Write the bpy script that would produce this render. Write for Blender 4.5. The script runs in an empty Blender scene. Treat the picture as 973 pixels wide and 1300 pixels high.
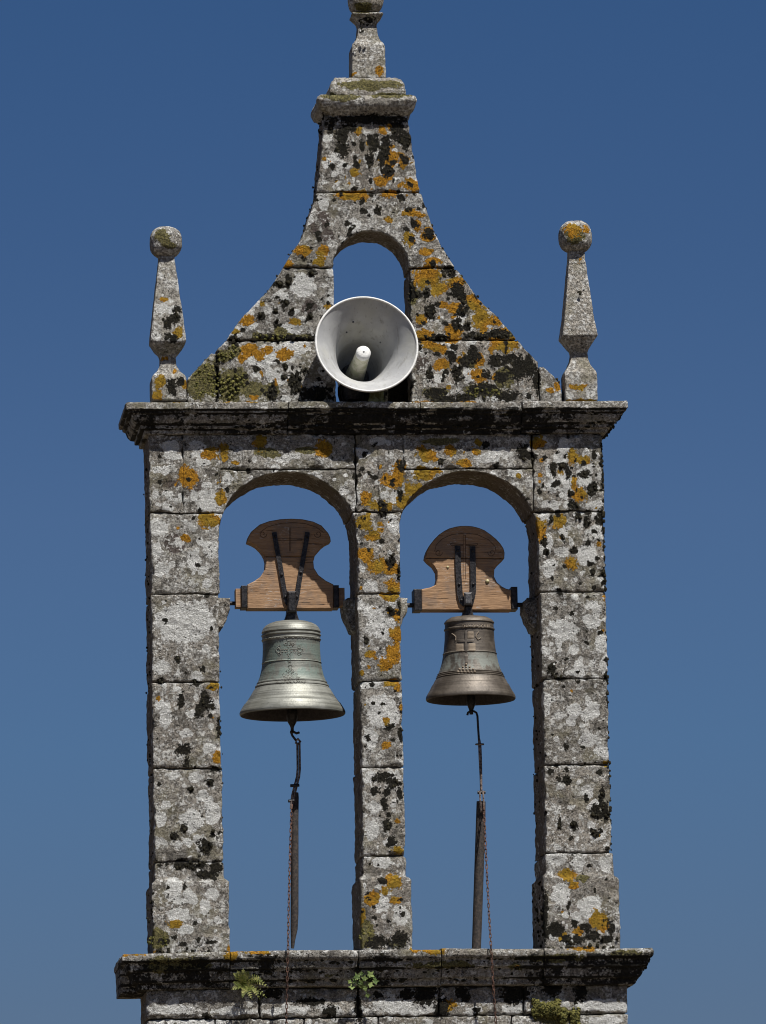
import bpy, bmesh, math, random
import numpy as np
from mathutils import Vector, Matrix, noise as mnoise
random.seed(7); rng = np.random.default_rng(7)
sc = bpy.context.scene; COL = sc.collection
R_ = math.radians

# ------------------------------------------------------------------ camera
AZ, PITCH, ROLL, FPX, DIST = R_(5.8), R_(8.8), R_(1.1), 8175.0, 41.0
fw = np.array([math.sin(AZ)*math.cos(PITCH), math.cos(AZ)*math.cos(PITCH), math.sin(PITCH)])
rt0 = np.array([math.cos(AZ), -math.sin(AZ), 0.0]); up0 = np.cross(rt0, fw)
CAM = -fw*DIST
rt = math.cos(ROLL)*rt0 - math.sin(ROLL)*up0
up = math.cos(ROLL)*up0 + math.sin(ROLL)*rt0
cd = bpy.data.cameras.new('camera'); cam = bpy.data.objects.new('camera', cd); COL.objects.link(cam)
cam.matrix_world = Matrix(((rt[0], up[0], -fw[0], CAM[0]), (rt[1], up[1], -fw[1], CAM[1]),
                           (rt[2], up[2], -fw[2], CAM[2]), (0, 0, 0, 1)))
cd.sensor_fit = 'VERTICAL'; cd.sensor_height = 24.0; cd.lens = FPX/1300*24.0
cd.clip_start = 0.5; cd.clip_end = 20000
sc.camera = cam
def P(px, py, Y=0.0):
    """photo measurement -> point of the plane y = Y (metres)"""
    d = fw*FPX + rt*(px-486.5) + up*(650-py)
    t = (Y-CAM[1])/d[1]; w = CAM + d*t
    return float(w[0]), float(w[2])
def P3(px, py, Y=0.0):
    x, z = P(px, py, Y); return Vector((x, Y, z))

# ------------------------------------------------------------------ sky and sun
SUN_EL, SUN_AZ = R_(63.0), R_(30.0)          # azimuth to the right of the facade's normal
sd = Vector((math.sin(SUN_AZ)*math.cos(SUN_EL), -math.cos(SUN_AZ)*math.cos(SUN_EL), math.sin(SUN_EL)))
w = bpy.data.worlds.new('World'); sc.world = w; w.use_nodes = True
nt = w.node_tree; nt.nodes.clear()
sky = nt.nodes.new('ShaderNodeTexSky'); sky.sky_type = 'NISHITA'; sky.sun_disc = False
sky.sun_elevation = SUN_EL; sky.sun_rotation = math.atan2(sd.x, sd.y)
sky.altitude = 3000; sky.air_density = 0.75; sky.dust_density = 0.0; sky.ozone_density = 4.0
tint = nt.nodes.new('ShaderNodeMix'); tint.data_type = 'RGBA'; tint.blend_type = 'MULTIPLY'; tint.inputs[0].default_value = 1
tc = nt.nodes.new('ShaderNodeTexCoord'); sx = nt.nodes.new('ShaderNodeSeparateXYZ'); cr = nt.nodes.new('ShaderNodeValToRGB')
nt.links.new(tc.outputs['Generated'], sx.inputs[0]); nt.links.new(sx.outputs[2], cr.inputs[0]); nt.links.new(cr.outputs[0], tint.inputs[7])
SK = .94                                     # the low sky is hazier and greyer than the clear blue above it
stops = [(.0, (.60, .56, .56)), (.075, (.63, .63, .65)), (.118, (.69, .815, .87)), (.153, (.75, .856, .94)), (.194, (.65, .82, .955)), (.232, (.59, .83, 1.0))]
while len(cr.color_ramp.elements) < len(stops): cr.color_ramp.elements.new(.5)
for e, (p_, c_) in zip(cr.color_ramp.elements, stops): e.position = p_; e.color = (c_[0]*SK, c_[1]*SK, c_[2]*SK, 1)
bg = nt.nodes.new('ShaderNodeBackground'); bg.inputs[1].default_value = 0.05
ow = nt.nodes.new('ShaderNodeOutputWorld')
nt.links.new(sky.outputs[0], tint.inputs[6]); nt.links.new(tint.outputs[2], bg.inputs[0]); nt.links.new(bg.outputs[0], ow.inputs[0])
ld = bpy.data.lights.new('sun', 'SUN'); ld.energy = 5.0; ld.angle = R_(0.5); ld.color = (1.0, 0.96, 0.90)
lo = bpy.data.objects.new('sun', ld); COL.objects.link(lo); lo.location = (8, -12, 22)
lo.rotation_euler = sd.to_track_quat('Z', 'Y').to_euler()
sc.view_settings.view_transform = 'Standard'; sc.view_settings.look = 'None'
sc.view_settings.exposure = 0.35; sc.view_settings.gamma = 1.0

# ------------------------------------------------------------------ node helper
class N:
    def __init__(s, name):
        s.m = bpy.data.materials.new(name); s.m.use_nodes = True; s.t = s.m.node_tree
        s.t.nodes.clear(); s.out = s.t.nodes.new('ShaderNodeOutputMaterial')
        s.b = s.t.nodes.new('ShaderNodeBsdfPrincipled'); s.t.links.new(s.b.outputs[0], s.out.inputs[0])
        s.pos = s.n('ShaderNodeNewGeometry').outputs['Position']
    def n(s, k): return s.t.nodes.new(k)
    def set(s, sock, v):
        if hasattr(v, 'is_linked'): s.t.links.new(v, sock)
        elif isinstance(v, (tuple, list)) and len(v) == 3 and sock.type == 'RGBA': sock.default_value = (*v, 1)
        else: sock.default_value = v
    def math(s, op, a, b=0.0, c=None, clamp=False):
        n = s.n('ShaderNodeMath'); n.operation = op; n.use_clamp = clamp
        s.set(n.inputs[0], a); s.set(n.inputs[1], b)
        if c is not None: s.set(n.inputs[2], c)
        return n.outputs[0]
    def mix(s, f, a, b, mode='MIX'):
        n = s.n('ShaderNodeMix'); n.data_type = 'RGBA'; n.blend_type = mode
        s.set(n.inputs[0], f); s.set(n.inputs[6], a); s.set(n.inputs[7], b); return n.outputs[2]
    def noise(s, scale, detail=3, rough=.55, vec=None, dist=0.0, off=0.0):
        n = s.n('ShaderNodeTexNoise'); v = s.pos if vec is None else vec
        if off:
            a = s.n('ShaderNodeVectorMath'); a.operation = 'ADD'; s.set(a.inputs[0], v); a.inputs[1].default_value = (off, off*1.7, -off)
            v = a.outputs[0]
        s.set(n.inputs['Vector'], v); s.set(n.inputs['Scale'], scale); s.set(n.inputs['Detail'], detail)
        s.set(n.inputs['Roughness'], rough); s.set(n.inputs['Distortion'], dist); return n.outputs[0]
    def vor(s, scale, vec=None, feat='F1', rand=1.0):
        n = s.n('ShaderNodeTexVoronoi'); n.feature = feat; s.set(n.inputs['Vector'], s.pos if vec is None else vec)
        s.set(n.inputs['Scale'], scale); s.set(n.inputs['Randomness'], rand); return n.outputs
    def ss(s, v, lo, hi, a=0.0, b=1.0):
        n = s.n('ShaderNodeMapRange'); n.interpolation_type = 'SMOOTHSTEP'
        s.set(n.inputs[0], v); n.inputs[1].default_value = lo; n.inputs[2].default_value = hi
        n.inputs[3].default_value = a; n.inputs[4].default_value = b; return n.outputs[0]
    def scalev(s, v, sx, sy, sz):
        n = s.n('ShaderNodeVectorMath'); n.operation = 'MULTIPLY'; s.set(n.inputs[0], v); n.inputs[1].default_value = (sx, sy, sz); return n.outputs[0]
    def bump(s, h, dist=.01, strength=1.0):
        n = s.n('ShaderNodeBump'); s.set(n.inputs['Height'], h); n.inputs['Distance'].default_value = dist
        n.inputs['Strength'].default_value = strength; s.t.links.new(n.outputs[0], s.b.inputs['Normal']); return n
    def fin(s, col, rough=.8, metal=0.0, spec=.3):
        s.set(s.b.inputs['Base Color'], col); s.set(s.b.inputs['Roughness'], rough)
        s.set(s.b.inputs['Metallic'], metal); s.set(s.b.inputs['Specular IOR Level'], spec); return s.m

# ------------------------------------------------------------------ materials
def stone_material(name='lichened_granite', ga=(.20, .186, .162), gb=(.41, .388, .345), dark=.75):
    s = N(name)
    at1 = s.n('ShaderNodeAttribute'); at1.attribute_name = 'lichen_a'
    at2 = s.n('ShaderNodeAttribute'); at2.attribute_name = 'lichen_b'
    def sep(a):
        n = s.n('ShaderNodeSeparateColor'); s.t.links.new(a.outputs['Color'], n.inputs[0]); return n.outputs
    BARE = at1.outputs['Alpha']
    O, W, K = sep(at1); G, B, D = sep(at2)
    inf = s.n('ShaderNodeObjectInfo').outputs['Random']
    # granite ground
    n1 = s.noise(7, 4, .6); n2 = s.noise(55, 5, .75, off=3.1); n3 = s.noise(170, 3, .7, off=9.2)
    col = s.mix(s.ss(n1, .32, .68), ga, gb)
    col = s.mix(s.math('MULTIPLY', s.ss(inf, 0, 1), .42), col, (.36, .30, .235))
    br = s.math('MULTIPLY_ADD', s.math('FRACT', s.math('MULTIPLY', inf, 7.31)), .38, .82)
    cb = s.n('ShaderNodeCombineColor'); [s.t.links.new(br, cb.inputs[k]) for k in range(3)]
    col = s.mix(1.0, col, cb.outputs[0], 'MULTIPLY')
    col = s.mix(s.ss(n2, .49, .44, 0, .8), col, (.085, .078, .068))
    col = s.mix(s.ss(n3, .52, .57, 0, .7), col, (.50, .48, .44))
    col = s.mix(s.ss(n3, .44, .37, 0, .6), col, (.07, .064, .058))
    # rusty fresh granite
    nb = s.noise(18, 4, .6, off=21)
    fB = s.math('ADD', B, s.math('MULTIPLY_ADD', nb, .5, -.25))
    col = s.mix(s.ss(fB, .49, .53, 0, .9), col, s.mix(s.ss(n3, .4, .6), (.07, .055, .05), (.12, .095, .085)))
    # crust of pale grey lichen everywhere, in lobed islands
    nw = s.noise(11, 5, .68, off=5.5); nwf = s.noise(60, 4, .7, off=15.5)
    isl = s.math('ADD', nw, s.math('MULTIPLY_ADD', nwf, .36, -.18))
    m_pale = s.math('MULTIPLY', s.ss(isl, .530, .556), s.math('MULTIPLY_ADD', BARE, -.75, 1.0))
    pale = s.mix(s.ss(n2, .455, .525), (.26, .25, .23), (.68, .675, .645))
    col = s.mix(s.math('MULTIPLY', m_pale, .85), col, pale)
    # darker weathered islands
    dk = s.ss(s.math('ADD', s.noise(9, 4, .65, off=101), s.math('MULTIPLY_ADD', nwf, .3, -.15)), .56, .585)
    col = s.mix(s.math('MULTIPLY', dk, dark), col, s.mix(s.ss(n2, .42, .56), (.075, .068, .060), (.17, .157, .138)))
    col = s.mix(s.math('MULTIPLY', BARE, .55), col, (.165, .115, .080))
    # yellowish grey film
    col = s.mix(s.ss(s.noise(5, 4, .6, off=31), .52, .66, 0, .5), col, (.22, .20, .125))
    # white lichen rosettes
    fW = s.math('ADD', W, s.math('ADD', s.math('MULTIPLY_ADD', s.noise(38, 4, .7, off=2), .65, -.325), s.math('MULTIPLY_ADD', s.noise(14, 3, .6, off=44), .35, -.16)))
    m_w = s.ss(fW, .50, .525)
    crack = s.vor(95, feat='DISTANCE_TO_EDGE')[0]
    wcol = s.mix(s.ss(crack, .03, .22), (.60, .60, .57), (.84, .84, .82))
    wcol = s.mix(s.ss(n2, .38, .44, .6, 0), wcol, (.30, .295, .27))
    col = s.mix(m_w, col, wcol)
    # fine white flecks
    fl = s.math('MULTIPLY', s.ss(s.noise(48, 3, .6, off=121), .575, .60), s.ss(s.noise(5, 3, .6, off=131), .44, .58))
    col = s.mix(s.math('MULTIPLY', fl, .85), col, wcol)
    # stray small white rosettes
    v1 = s.vor(9)
    sm = s.math('MULTIPLY', s.ss(s.math('ADD', v1[0], s.math('MULTIPLY_ADD', nwf, .5, -.25)), .20, .16), s.ss(s.noise(3, 2, .5, off=61), .50, .56))
    col = s.mix(s.math('MULTIPLY', sm, .9), col, wcol)
    # pits and dark specks
    pit = s.math('MULTIPLY', s.ss(s.noise(68, 3, .6, off=7), .60, .63), s.ss(s.noise(7, 3, .6, off=17), .46, .58))
    col = s.mix(s.math('MULTIPLY', pit, .9), col, (.022, .021, .019))
    # green moss
    fG = s.math('ADD', G, s.math('MULTIPLY_ADD', s.noise(45, 4, .65, off=12), .6, -.30))
    m_g = s.ss(fG, .49, .54)
    gcol = s.mix(s.ss(s.noise(120, 3, .7, off=4), .35, .62), (.035, .034, .014), (.215, .190, .072))
    col = s.mix(s.math('MULTIPLY', m_g, .95), col, gcol)
    # orange lichen
    no = s.noise(50, 4, .65, off=8)
    fO = s.math('ADD', s.math('MULTIPLY_ADD', O, 1.0, .055), s.math('ADD', s.math('MULTIPLY_ADD', no, .95, -.475), s.math('MULTIPLY_ADD', s.noise(16, 3, .6, off=71), .8, -.40)))
    m_o = s.ss(fO, .50, .53)
    ocol = s.mix(s.ss(s.noise(130, 3, .75, off=6), .36, .62), (.22, .10, .010), (.58, .29, .03))
    ocol = s.mix(s.ss(s.noise(6, 2, .5, off=81), .45, .62, 0, .75), ocol, (.31, .215, .030))
    ocol = s.mix(s.ss(s.noise(80, 2, .6, off=91), .57, .66, 0, .8), ocol, (.06, .035, .012))
    col = s.mix(m_o, col, ocol)
    # black crust and moss
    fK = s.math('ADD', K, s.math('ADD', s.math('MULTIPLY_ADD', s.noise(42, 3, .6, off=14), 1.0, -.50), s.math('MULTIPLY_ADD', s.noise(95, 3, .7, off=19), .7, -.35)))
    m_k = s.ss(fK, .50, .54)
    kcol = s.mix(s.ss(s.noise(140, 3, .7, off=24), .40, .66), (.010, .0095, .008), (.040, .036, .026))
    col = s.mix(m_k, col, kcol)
    # damp black film with grey-green windows and painted recess shade (mouldings)
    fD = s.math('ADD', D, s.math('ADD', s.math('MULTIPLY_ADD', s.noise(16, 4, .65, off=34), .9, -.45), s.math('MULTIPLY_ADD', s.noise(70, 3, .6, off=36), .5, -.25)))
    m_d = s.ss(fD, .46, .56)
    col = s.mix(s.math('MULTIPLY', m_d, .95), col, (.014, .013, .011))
    # relief
    h = s.math('ADD', s.math('MULTIPLY', n2, .8), s.math('MULTIPLY', s.ss(n2, .44, .54), .45))
    h = s.math('ADD', h, s.math('MULTIPLY', n3, .55))
    h = s.math('ADD', h, s.math('MULTIPLY', m_pale, .20))
    h = s.math('ADD', h, s.math('MULTIPLY', m_w, .22))
    h = s.math('ADD', h, s.math('MULTIPLY', s.math('MULTIPLY', m_w, s.ss(crack, 0, .3)), .16))
    h = s.math('ADD', h, s.math('MULTIPLY', s.math('MULTIPLY', m_o, no), .8))
    h = s.math('ADD', h, s.math('MULTIPLY', m_k, .35))
    h = s.math('SUBTRACT', h, s.math('MULTIPLY', pit, .5))
    s.bump(h, .0135, .9)
    return s.fin(col, .92, 0, .12)
M = {}
M['stone'] = stone_material()
M['pale_stone'] = stone_material('pale_dressed_granite', (.36, .34, .30), (.52, .495, .44), .12)
def moss_mat(name, a, b, sc_=90):
    s = N(name); c = s.mix(s.ss(s.noise(sc_, 3, .7), .38, .62), a, b)
    s.bump(s.noise(260, 2, .6), .004); return s.fin(c, .95, 0, .08)
M['moss_black'] = moss_mat('black_moss', (.009, .009, .007), (.045, .040, .026))
M['moss_green'] = moss_mat('olive_moss', (.03, .033, .012), (.19, .175, .055), 60)
def mortar_mat():
    s = N('old_mortar'); s.bump(s.noise(120, 3), .006)
    return s.fin(s.mix(s.noise(40, 3), (.03, .028, .024), (.10, .09, .075)), .95, 0, .1)
M['mortar'] = mortar_mat()
def wood_mat():
    s = N('oiled_wood')
    v = s.scalev(s.pos, 3.5, 12, 42)
    g = s.noise(1.0, 5, .65, vec=v, dist=1.6); g2 = s.noise(1.0, 3, .6, vec=s.scalev(s.pos, 14, 60, 320))
    c = s.mix(s.ss(g, .35, .65), (.32, .190, .105), (.42, .262, .148))
    c = s.mix(s.ss(g2, .52, .70, 0, .45), c, (.09, .05, .03))
    crk = s.ss(s.noise(1.0, 3, .6, vec=s.scalev(s.pos, 5, 20, 150), off=4), .66, .70)
    c = s.mix(crk, c, (.025, .016, .012))
    c = s.mix(s.ss(s.noise(6, 4, .65, off=13), .45, .66, 0, .6), c, (.20, .155, .125))
    w_ = s.math('MULTIPLY', s.ss(s.noise(1, 4, .7, vec=s.scalev(s.pos, 30, 30, 160), off=9), .58, .64), s.ss(s.noise(5, 2, .5, off=2), .5, .6))
    c = s.mix(s.math('MULTIPLY', w_, .7), c, (.50, .46, .42))
    s.bump(s.math('SUBTRACT', s.math('ADD', g, s.math('MULTIPLY', g2, .5)), s.math('MULTIPLY', crk, 1.5)), .004)
    return s.fin(c, .68, 0, .25)
M['wood'] = wood_mat()
def iron_mat(name, a, b, rough=.55, metal=.4):
    s = N(name); n = s.noise(60, 4, .65)
    s.bump(s.noise(160, 3), .002); return s.fin(s.mix(s.ss(n, .4, .62), a, b), rough, metal, .4)
M['iron'] = iron_mat('black_iron', (.012, .012, .015), (.045, .042, .044), .5, .3)
M['iron_grey'] = iron_mat('worn_grey_iron', (.07, .072, .08), (.16, .155, .155), .5, .5)
M['rust'] = iron_mat('rusty_chain_iron', (.05, .026, .020), (.155, .080, .055), .8, .15)
M['rod'] = iron_mat('pitted_rod', (.06, .045, .045), (.30, .24, .21), .65, .2)
M['pole'] = iron_mat('weathered_pole', (.028, .025, .025), (.070, .055, .046), .8, 0)
M['groove'] = iron_mat('dark_groove', (.075, .045, .028), (.11, .068, .042), .9, 0)
M['nail'] = iron_mat('pale_bolt', (.35, .31, .16), (.55, .5, .32), .5, .3)
def bronze(name, ca, cb, pat, patamt, streak, rough, metal):
    s = N(name)
    v = s.scalev(s.pos, 1.2, 1.2, 90)
    lat = s.noise(1, 4, .7, vec=v)
    n = s.noise(9, 4, .6, off=3); n2 = s.noise(70, 4, .65)
    c = s.mix(s.ss(n, .35, .65), ca, cb)
    c = s.mix(s.ss(lat, .45, .62, 0, streak), c, tuple(x*.35 for x in ca))
    vs = s.noise(1, 4, .6, vec=s.scalev(s.pos, 26, 26, 3), off=6)
    at = s.n('ShaderNodeAttribute'); at.attribute_name = 'patina'
    pm = s.math('MULTIPLY', at.outputs['Fac'], s.ss(s.math('ADD', n, s.math('MULTIPLY', vs, .7)), .74, .90, .12, 1))
    c = s.mix(s.math('MULTIPLY', pm, patamt), c, pat)
    c = s.mix(s.ss(n2, .58, .7, 0, .5), c, (.04, .035, .03))
    s.bump(s.math('ADD', s.math('MULTIPLY', lat, .5), s.math('MULTIPLY', n2, .5)), .003)
    return s.fin(c, s.mix(pm, (rough,)*3, (min(rough+.15, 1),)*3), metal, .5)
M['bronze_pale'] = bronze('pale_bronze', (.21, .212, .185), (.30, .305, .275), (.17, .225, .20), .80, .6, .50, .38)
M['bronze_brown'] = bronze('brown_bronze', (.075, .062, .050), (.15, .128, .105), (.22, .245, .225), .75, .35, .52, .35)
M['bronze_tan'] = bronze('rubbed_bronze', (.21, .165, .12), (.27, .22, .165), (.2, .2, .17), .2, .3, .7, .2)
M['bronze_in'] = iron_mat('bell_inside', (.035, .03, .03), (.06, .05, .05), .8, .2)
def horn_mat():
    s = N('grey_horn_paint')
    n = s.noise(8, 4, .6); f = s.noise(90, 3, .6)
    c = s.mix(s.ss(n, .35, .7), (.35, .355, .36), (.44, .445, .44))
    c = s.mix(s.ss(s.noise(3.5, 3, .6, off=8), .50, .66, 0, .35), c, (.42, .41, .33))
    c = s.mix(s.ss(s.noise(45, 2, .5, off=5), .70, .74, 0, .7), c, (.22, .2, .18))
    st = s.noise(1, 4, .65, vec=s.scalev(s.pos, 34, 34, 5), off=3)
    c = s.mix(s.ss(st, .54, .68, 0, .45), c, (.20, .195, .165))
    s.bump(s.math('ADD', s.math('MULTIPLY', n, .6), s.math('MULTIPLY', f, .12)), .01, .5)
    return s.fin(c, .5, 0, .4)
M['horn'] = horn_mat()
M['white'] = iron_mat('white_paint', (.62, .62, .60), (.74, .74, .72), .5, 0)
def tube_mat():
    s = N('stained_tube'); n = s.noise(16, 4, .65)
    c = s.mix(s.ss(n, .4, .6), (.42, .43, .30), (.62, .60, .50)); c = s.mix(s.ss(s.noise(28, 4, .7, off=4), .58, .68, 0, .7), c, (.20, .13, .06))
    return s.fin(c, .6, 0, .3)
M['tube'] = tube_mat()
M['bracket'] = moss_mat('mossy_bracket', (.13, .12, .045), (.32, .33, .17), 25)
def leaf_mat(name, a, b):
    s = N(name); inf = s.noise(30, 2, .5)
    c = s.mix(s.ss(inf, .4, .62), a, b)
    s.b.inputs['Transmission Weight'].default_value = 0
    tr = s.n('ShaderNodeBsdfTranslucent'); s.set(tr.inputs[0], c); mx = s.n('ShaderNodeMixShader'); mx.inputs[0].default_value = .3
    s.t.links.new(s.b.outputs[0], mx.inputs[1]); s.t.links.new(tr.outputs[0], mx.inputs[2]); s.t.links.new(mx.outputs[0], s.out.inputs[0])
    return s.fin(c, .6, 0, .3)
M['fern'] = leaf_mat('fern_green', (.16, .19, .045), (.36, .36, .12))
M['leaf'] = leaf_mat('leaf_green', (.10, .16, .045), (.25, .32, .10))
def ground_mat():
    s = N('dry_grass'); n = s.noise(.8, 5, .6); n2 = s.noise(9, 4, .7)
    c = s.mix(s.ss(n, .4, .6), (.075, .060, .036), (.15, .115, .075)); c = s.mix(s.ss(n2, .45, .65, 0, .6), c, (.19, .15, .11))
    s.bump(n2, .05); return s.fin(c, .95, 0, .1)
M['ground'] = ground_mat()

# ------------------------------------------------------------------ numpy noise
_H = rng.random((64, 64, 64)).astype(np.float32)
def vn(p, f, seed=0):
    q = p*f + seed*7.31; i = np.floor(q).astype(int); t = q-i; t = t*t*(3-2*t); i &= 63; j = (i+1) & 63
    a = _H
    def g(x, y, z): return a[x, y, z]
    x0, y0, z0 = i.T; x1, y1, z1 = j.T; tx, ty, tz = t.T
    c00 = g(x0, y0, z0)*(1-tx)+g(x1, y0, z0)*tx; c10 = g(x0, y1, z0)*(1-tx)+g(x1, y1, z0)*tx
    c01 = g(x0, y0, z1)*(1-tx)+g(x1, y0, z1)*tx; c11 = g(x0, y1, z1)*(1-tx)+g(x1, y1, z1)*tx
    return (c00*(1-ty)+c10*ty)*(1-tz)+(c01*(1-ty)+c11*ty)*tz*1.0 - .5
def vec3(p, f, seed): return np.stack([vn(p, f, seed), vn(p, f, seed+1), vn(p, f, seed+2)], 1)
def roughen(p, k=1.0):
    return p + k*(vec3(p, 9, 1)*.010 + vec3(p, 28, 5)*.0075 + vec3(p, 70, 9)*.0055)

# ------------------------------------------------------------------ lichen map (measured on the photograph)
OR = [(239,605,11,12),(268,576,10,7),(285,573,8,11),(300,586,4,3),(265,659,14,10),(280,631,6,9),(236,683,6,5),(332,563,9,9),(411,569,10,10),
(465,633,8,8),(485,642,14,7),(500,610,13,10),(507,594,10,8),(512,636,9,9),(524,620,12,7),(463,665,10,9),(473,680,9,6),(484,673,4,4),(465,705,10,8),(480,718,14,8),(497,722,10,9),(500,745,9,9),(492,757,11,5),(504,782,6,8),
(503,805,7,10),(500,830,9,10),(488,842,8,9),(470,830,7,6),(495,868,9,4),(505,875,4,5),(489,915,4,4),(491,947,6,4),(505,1042,4,4),(505,1081,8,6),(498,1120,11,9),(487,1131,6,5),(471,1142,9,8),(503,1143,7,6),(461,1165,4,9),
(541,577,13,9),(571,571,8,6),(587,587,11,5),(605,573,5,4),(540,601,12,8),(553,598,8,4),(683,561,9,8),(727,580,7,10),(742,583,8,6),(735,628,9,9),(729,611,4,7),(709,662,10,11),(687,672,7,14),(723,715,9,8),(771,758,4,6),
(769,969,4,4),(720,1111,11,6),(729,1125,6,4),(761,1168,11,13),(735,1182,7,5),(713,1190,6,5),(270,873,8,4),(277,962,5,6),(222,1172,7,6),
(449,249,21,6),(385,320,11,7),(410,320,8,7),(405,334,6,4),(496,247,9,6),(494,280,6,5),(521,270,12,6),(519,302,6,9),(535,272,6,5),(544,297,9,8),(541,319,9,6),(549,333,12,4),(523,236,9,8),(530,285,5,8),
(543,350,17,14),(556,366,9,9),(579,359,11,8),(523,362,6,5),(603,384,11,10),(611,405,11,16),(627,409,9,8),(641,421,6,4),(535,406,8,6),(538,426,10,8),(545,437,9,6),(558,443,10,6),(575,423,12,11),(560,464,9,7),(636,438,12,9),(651,436,7,7),(606,477,10,9),(608,457,6,8),(628,477,4,5),(578,391,9,8),(562,387,5,5),(569,492,4,4),(699,495,5,4),
(365,336,7,4),(406,333,6,5),(315,407,9,7),(334,385,4,5),(375,408,6,5),(318,443,11,9),(330,452,6,6),(341,444,5,6),(360,449,10,8),(308,455,5,5),(349,486,4,5),(332,475,3,4),(323,506,6,3),(300,420,5,5),
(455,167,5,5),(450,220,6,6),(482,229,7,6),(498,203,7,10),(494,223,7,6),(513,205,5,9),(486,164,4,5),
(208,380,7,3),(228,424,7,7),(209,455,7,3),(204,486,7,8),(223,471,3,4),(200,504,8,6),(232,490,4,6),(726,293,11,10),(744,291,6,6),(735,330,5,5),(734,492,11,5),(709,490,5,6),
(447,91,9,3),(484,86,5,6),(215,514,13,3),(289,514,20,3),(322,514,16,3),(520,513,14,3),(560,513,22,3),(590,512,12,3),(735,511,20,3),
(168,1209,22,6),(326,1209,15,6),(292,1214,7,10),(300,1208,10,4),(548,1208,15,6),(525,1209,7,4),(738,1207,18,4),(568,1276,8,7),(655,1230,3,3)]
WH = [(217,566,12,8),(250,566,10,6),(224,578,12,5),(252,577,8,4),(265,636,14,14),(246,628,5,8),(200,596,9,5),(212,644,9,8),(199,670,10,11),(198,700,7,9),(268,697,10,12),(245,710,9,12),(201,726,6,7),(211,723,5,5),(263,741,7,5),(228,686,6,5),(290,609,6,8),
(235,790,38,26),(205,848,11,9),(251,859,7,5),(211,908,7,17),(202,895,5,7),(222,983,8,6),(204,1038,8,10),(244,1040,16,15),(271,1037,8,9),(249,986,10,6),(254,1071,8,13),(238,1070,6,6),(221,1128,12,15),(241,1138,8,10),(260,1152,8,9),(227,1162,11,11),(234,1180,11,6),(278,1169,5,5),(205,1070,7,6),
(484,796,20,15),(484,902,18,20),(471,936,8,13),(498,909,9,11),(472,1055,10,12),(474,1024,9,8),(484,1095,12,8),(486,1146,10,11),(510,1163,10,13),(467,990,7,5),(503,629,6,8),(459,722,5,5),(497,767,5,5),(472,776,12,8),(470,868,12,5),(495,1070,8,6),(470,745,9,9),(500,665,8,12),
(765,817,10,11),(731,854,13,6),(707,1091,15,9),(734,1094,9,7),(768,1098,8,10),(711,1135,15,13),(751,1152,15,15),(755,1023,9,7),(711,1000,6,5),(729,902,9,9),(768,956,8,9),(694,895,6,14),(715,800,18,14),(750,790,10,10),(750,905,10,8),(745,940,12,8),
(715,577,8,11),(716,560,5,6),(699,601,5,5),(718,603,7,6),(704,616,9,8),(760,674,11,11),(745,705,13,14),(755,640,13,5),(695,687,7,9),(740,600,8,8),(700,640,12,5),(700,715,8,7),(690,655,8,8),
(385,363,15,16),(357,375,9,6),(371,416,13,9),(336,443,7,7),(357,449,22,12),(328,457,17,8),(377,440,19,10),(375,395,7,6),(345,476,6,9),(205,392,9,7),(222,430,9,6),(220,395,7,6),(198,428,6,6),(226,360,5,6),(205,350,5,8),
(398,605,12,5),(400,640,6,5),(655,600,9,6),(660,640,8,6),(620,580,18,6),(365,580,18,5),(460,577,10,6),(480,560,12,6),(640,575,14,7),
(215,1282,32,6),(300,1284,30,5),(250,1298,40,5),(365,1283,32,5),(420,1282,16,5),(500,1278,28,9),(520,1284,30,6),(650,1282,14,8),(690,1284,20,5),(765,1278,34,8),(770,1297,26,6),(600,1284,12,5),(420,345,5,8)]
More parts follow.
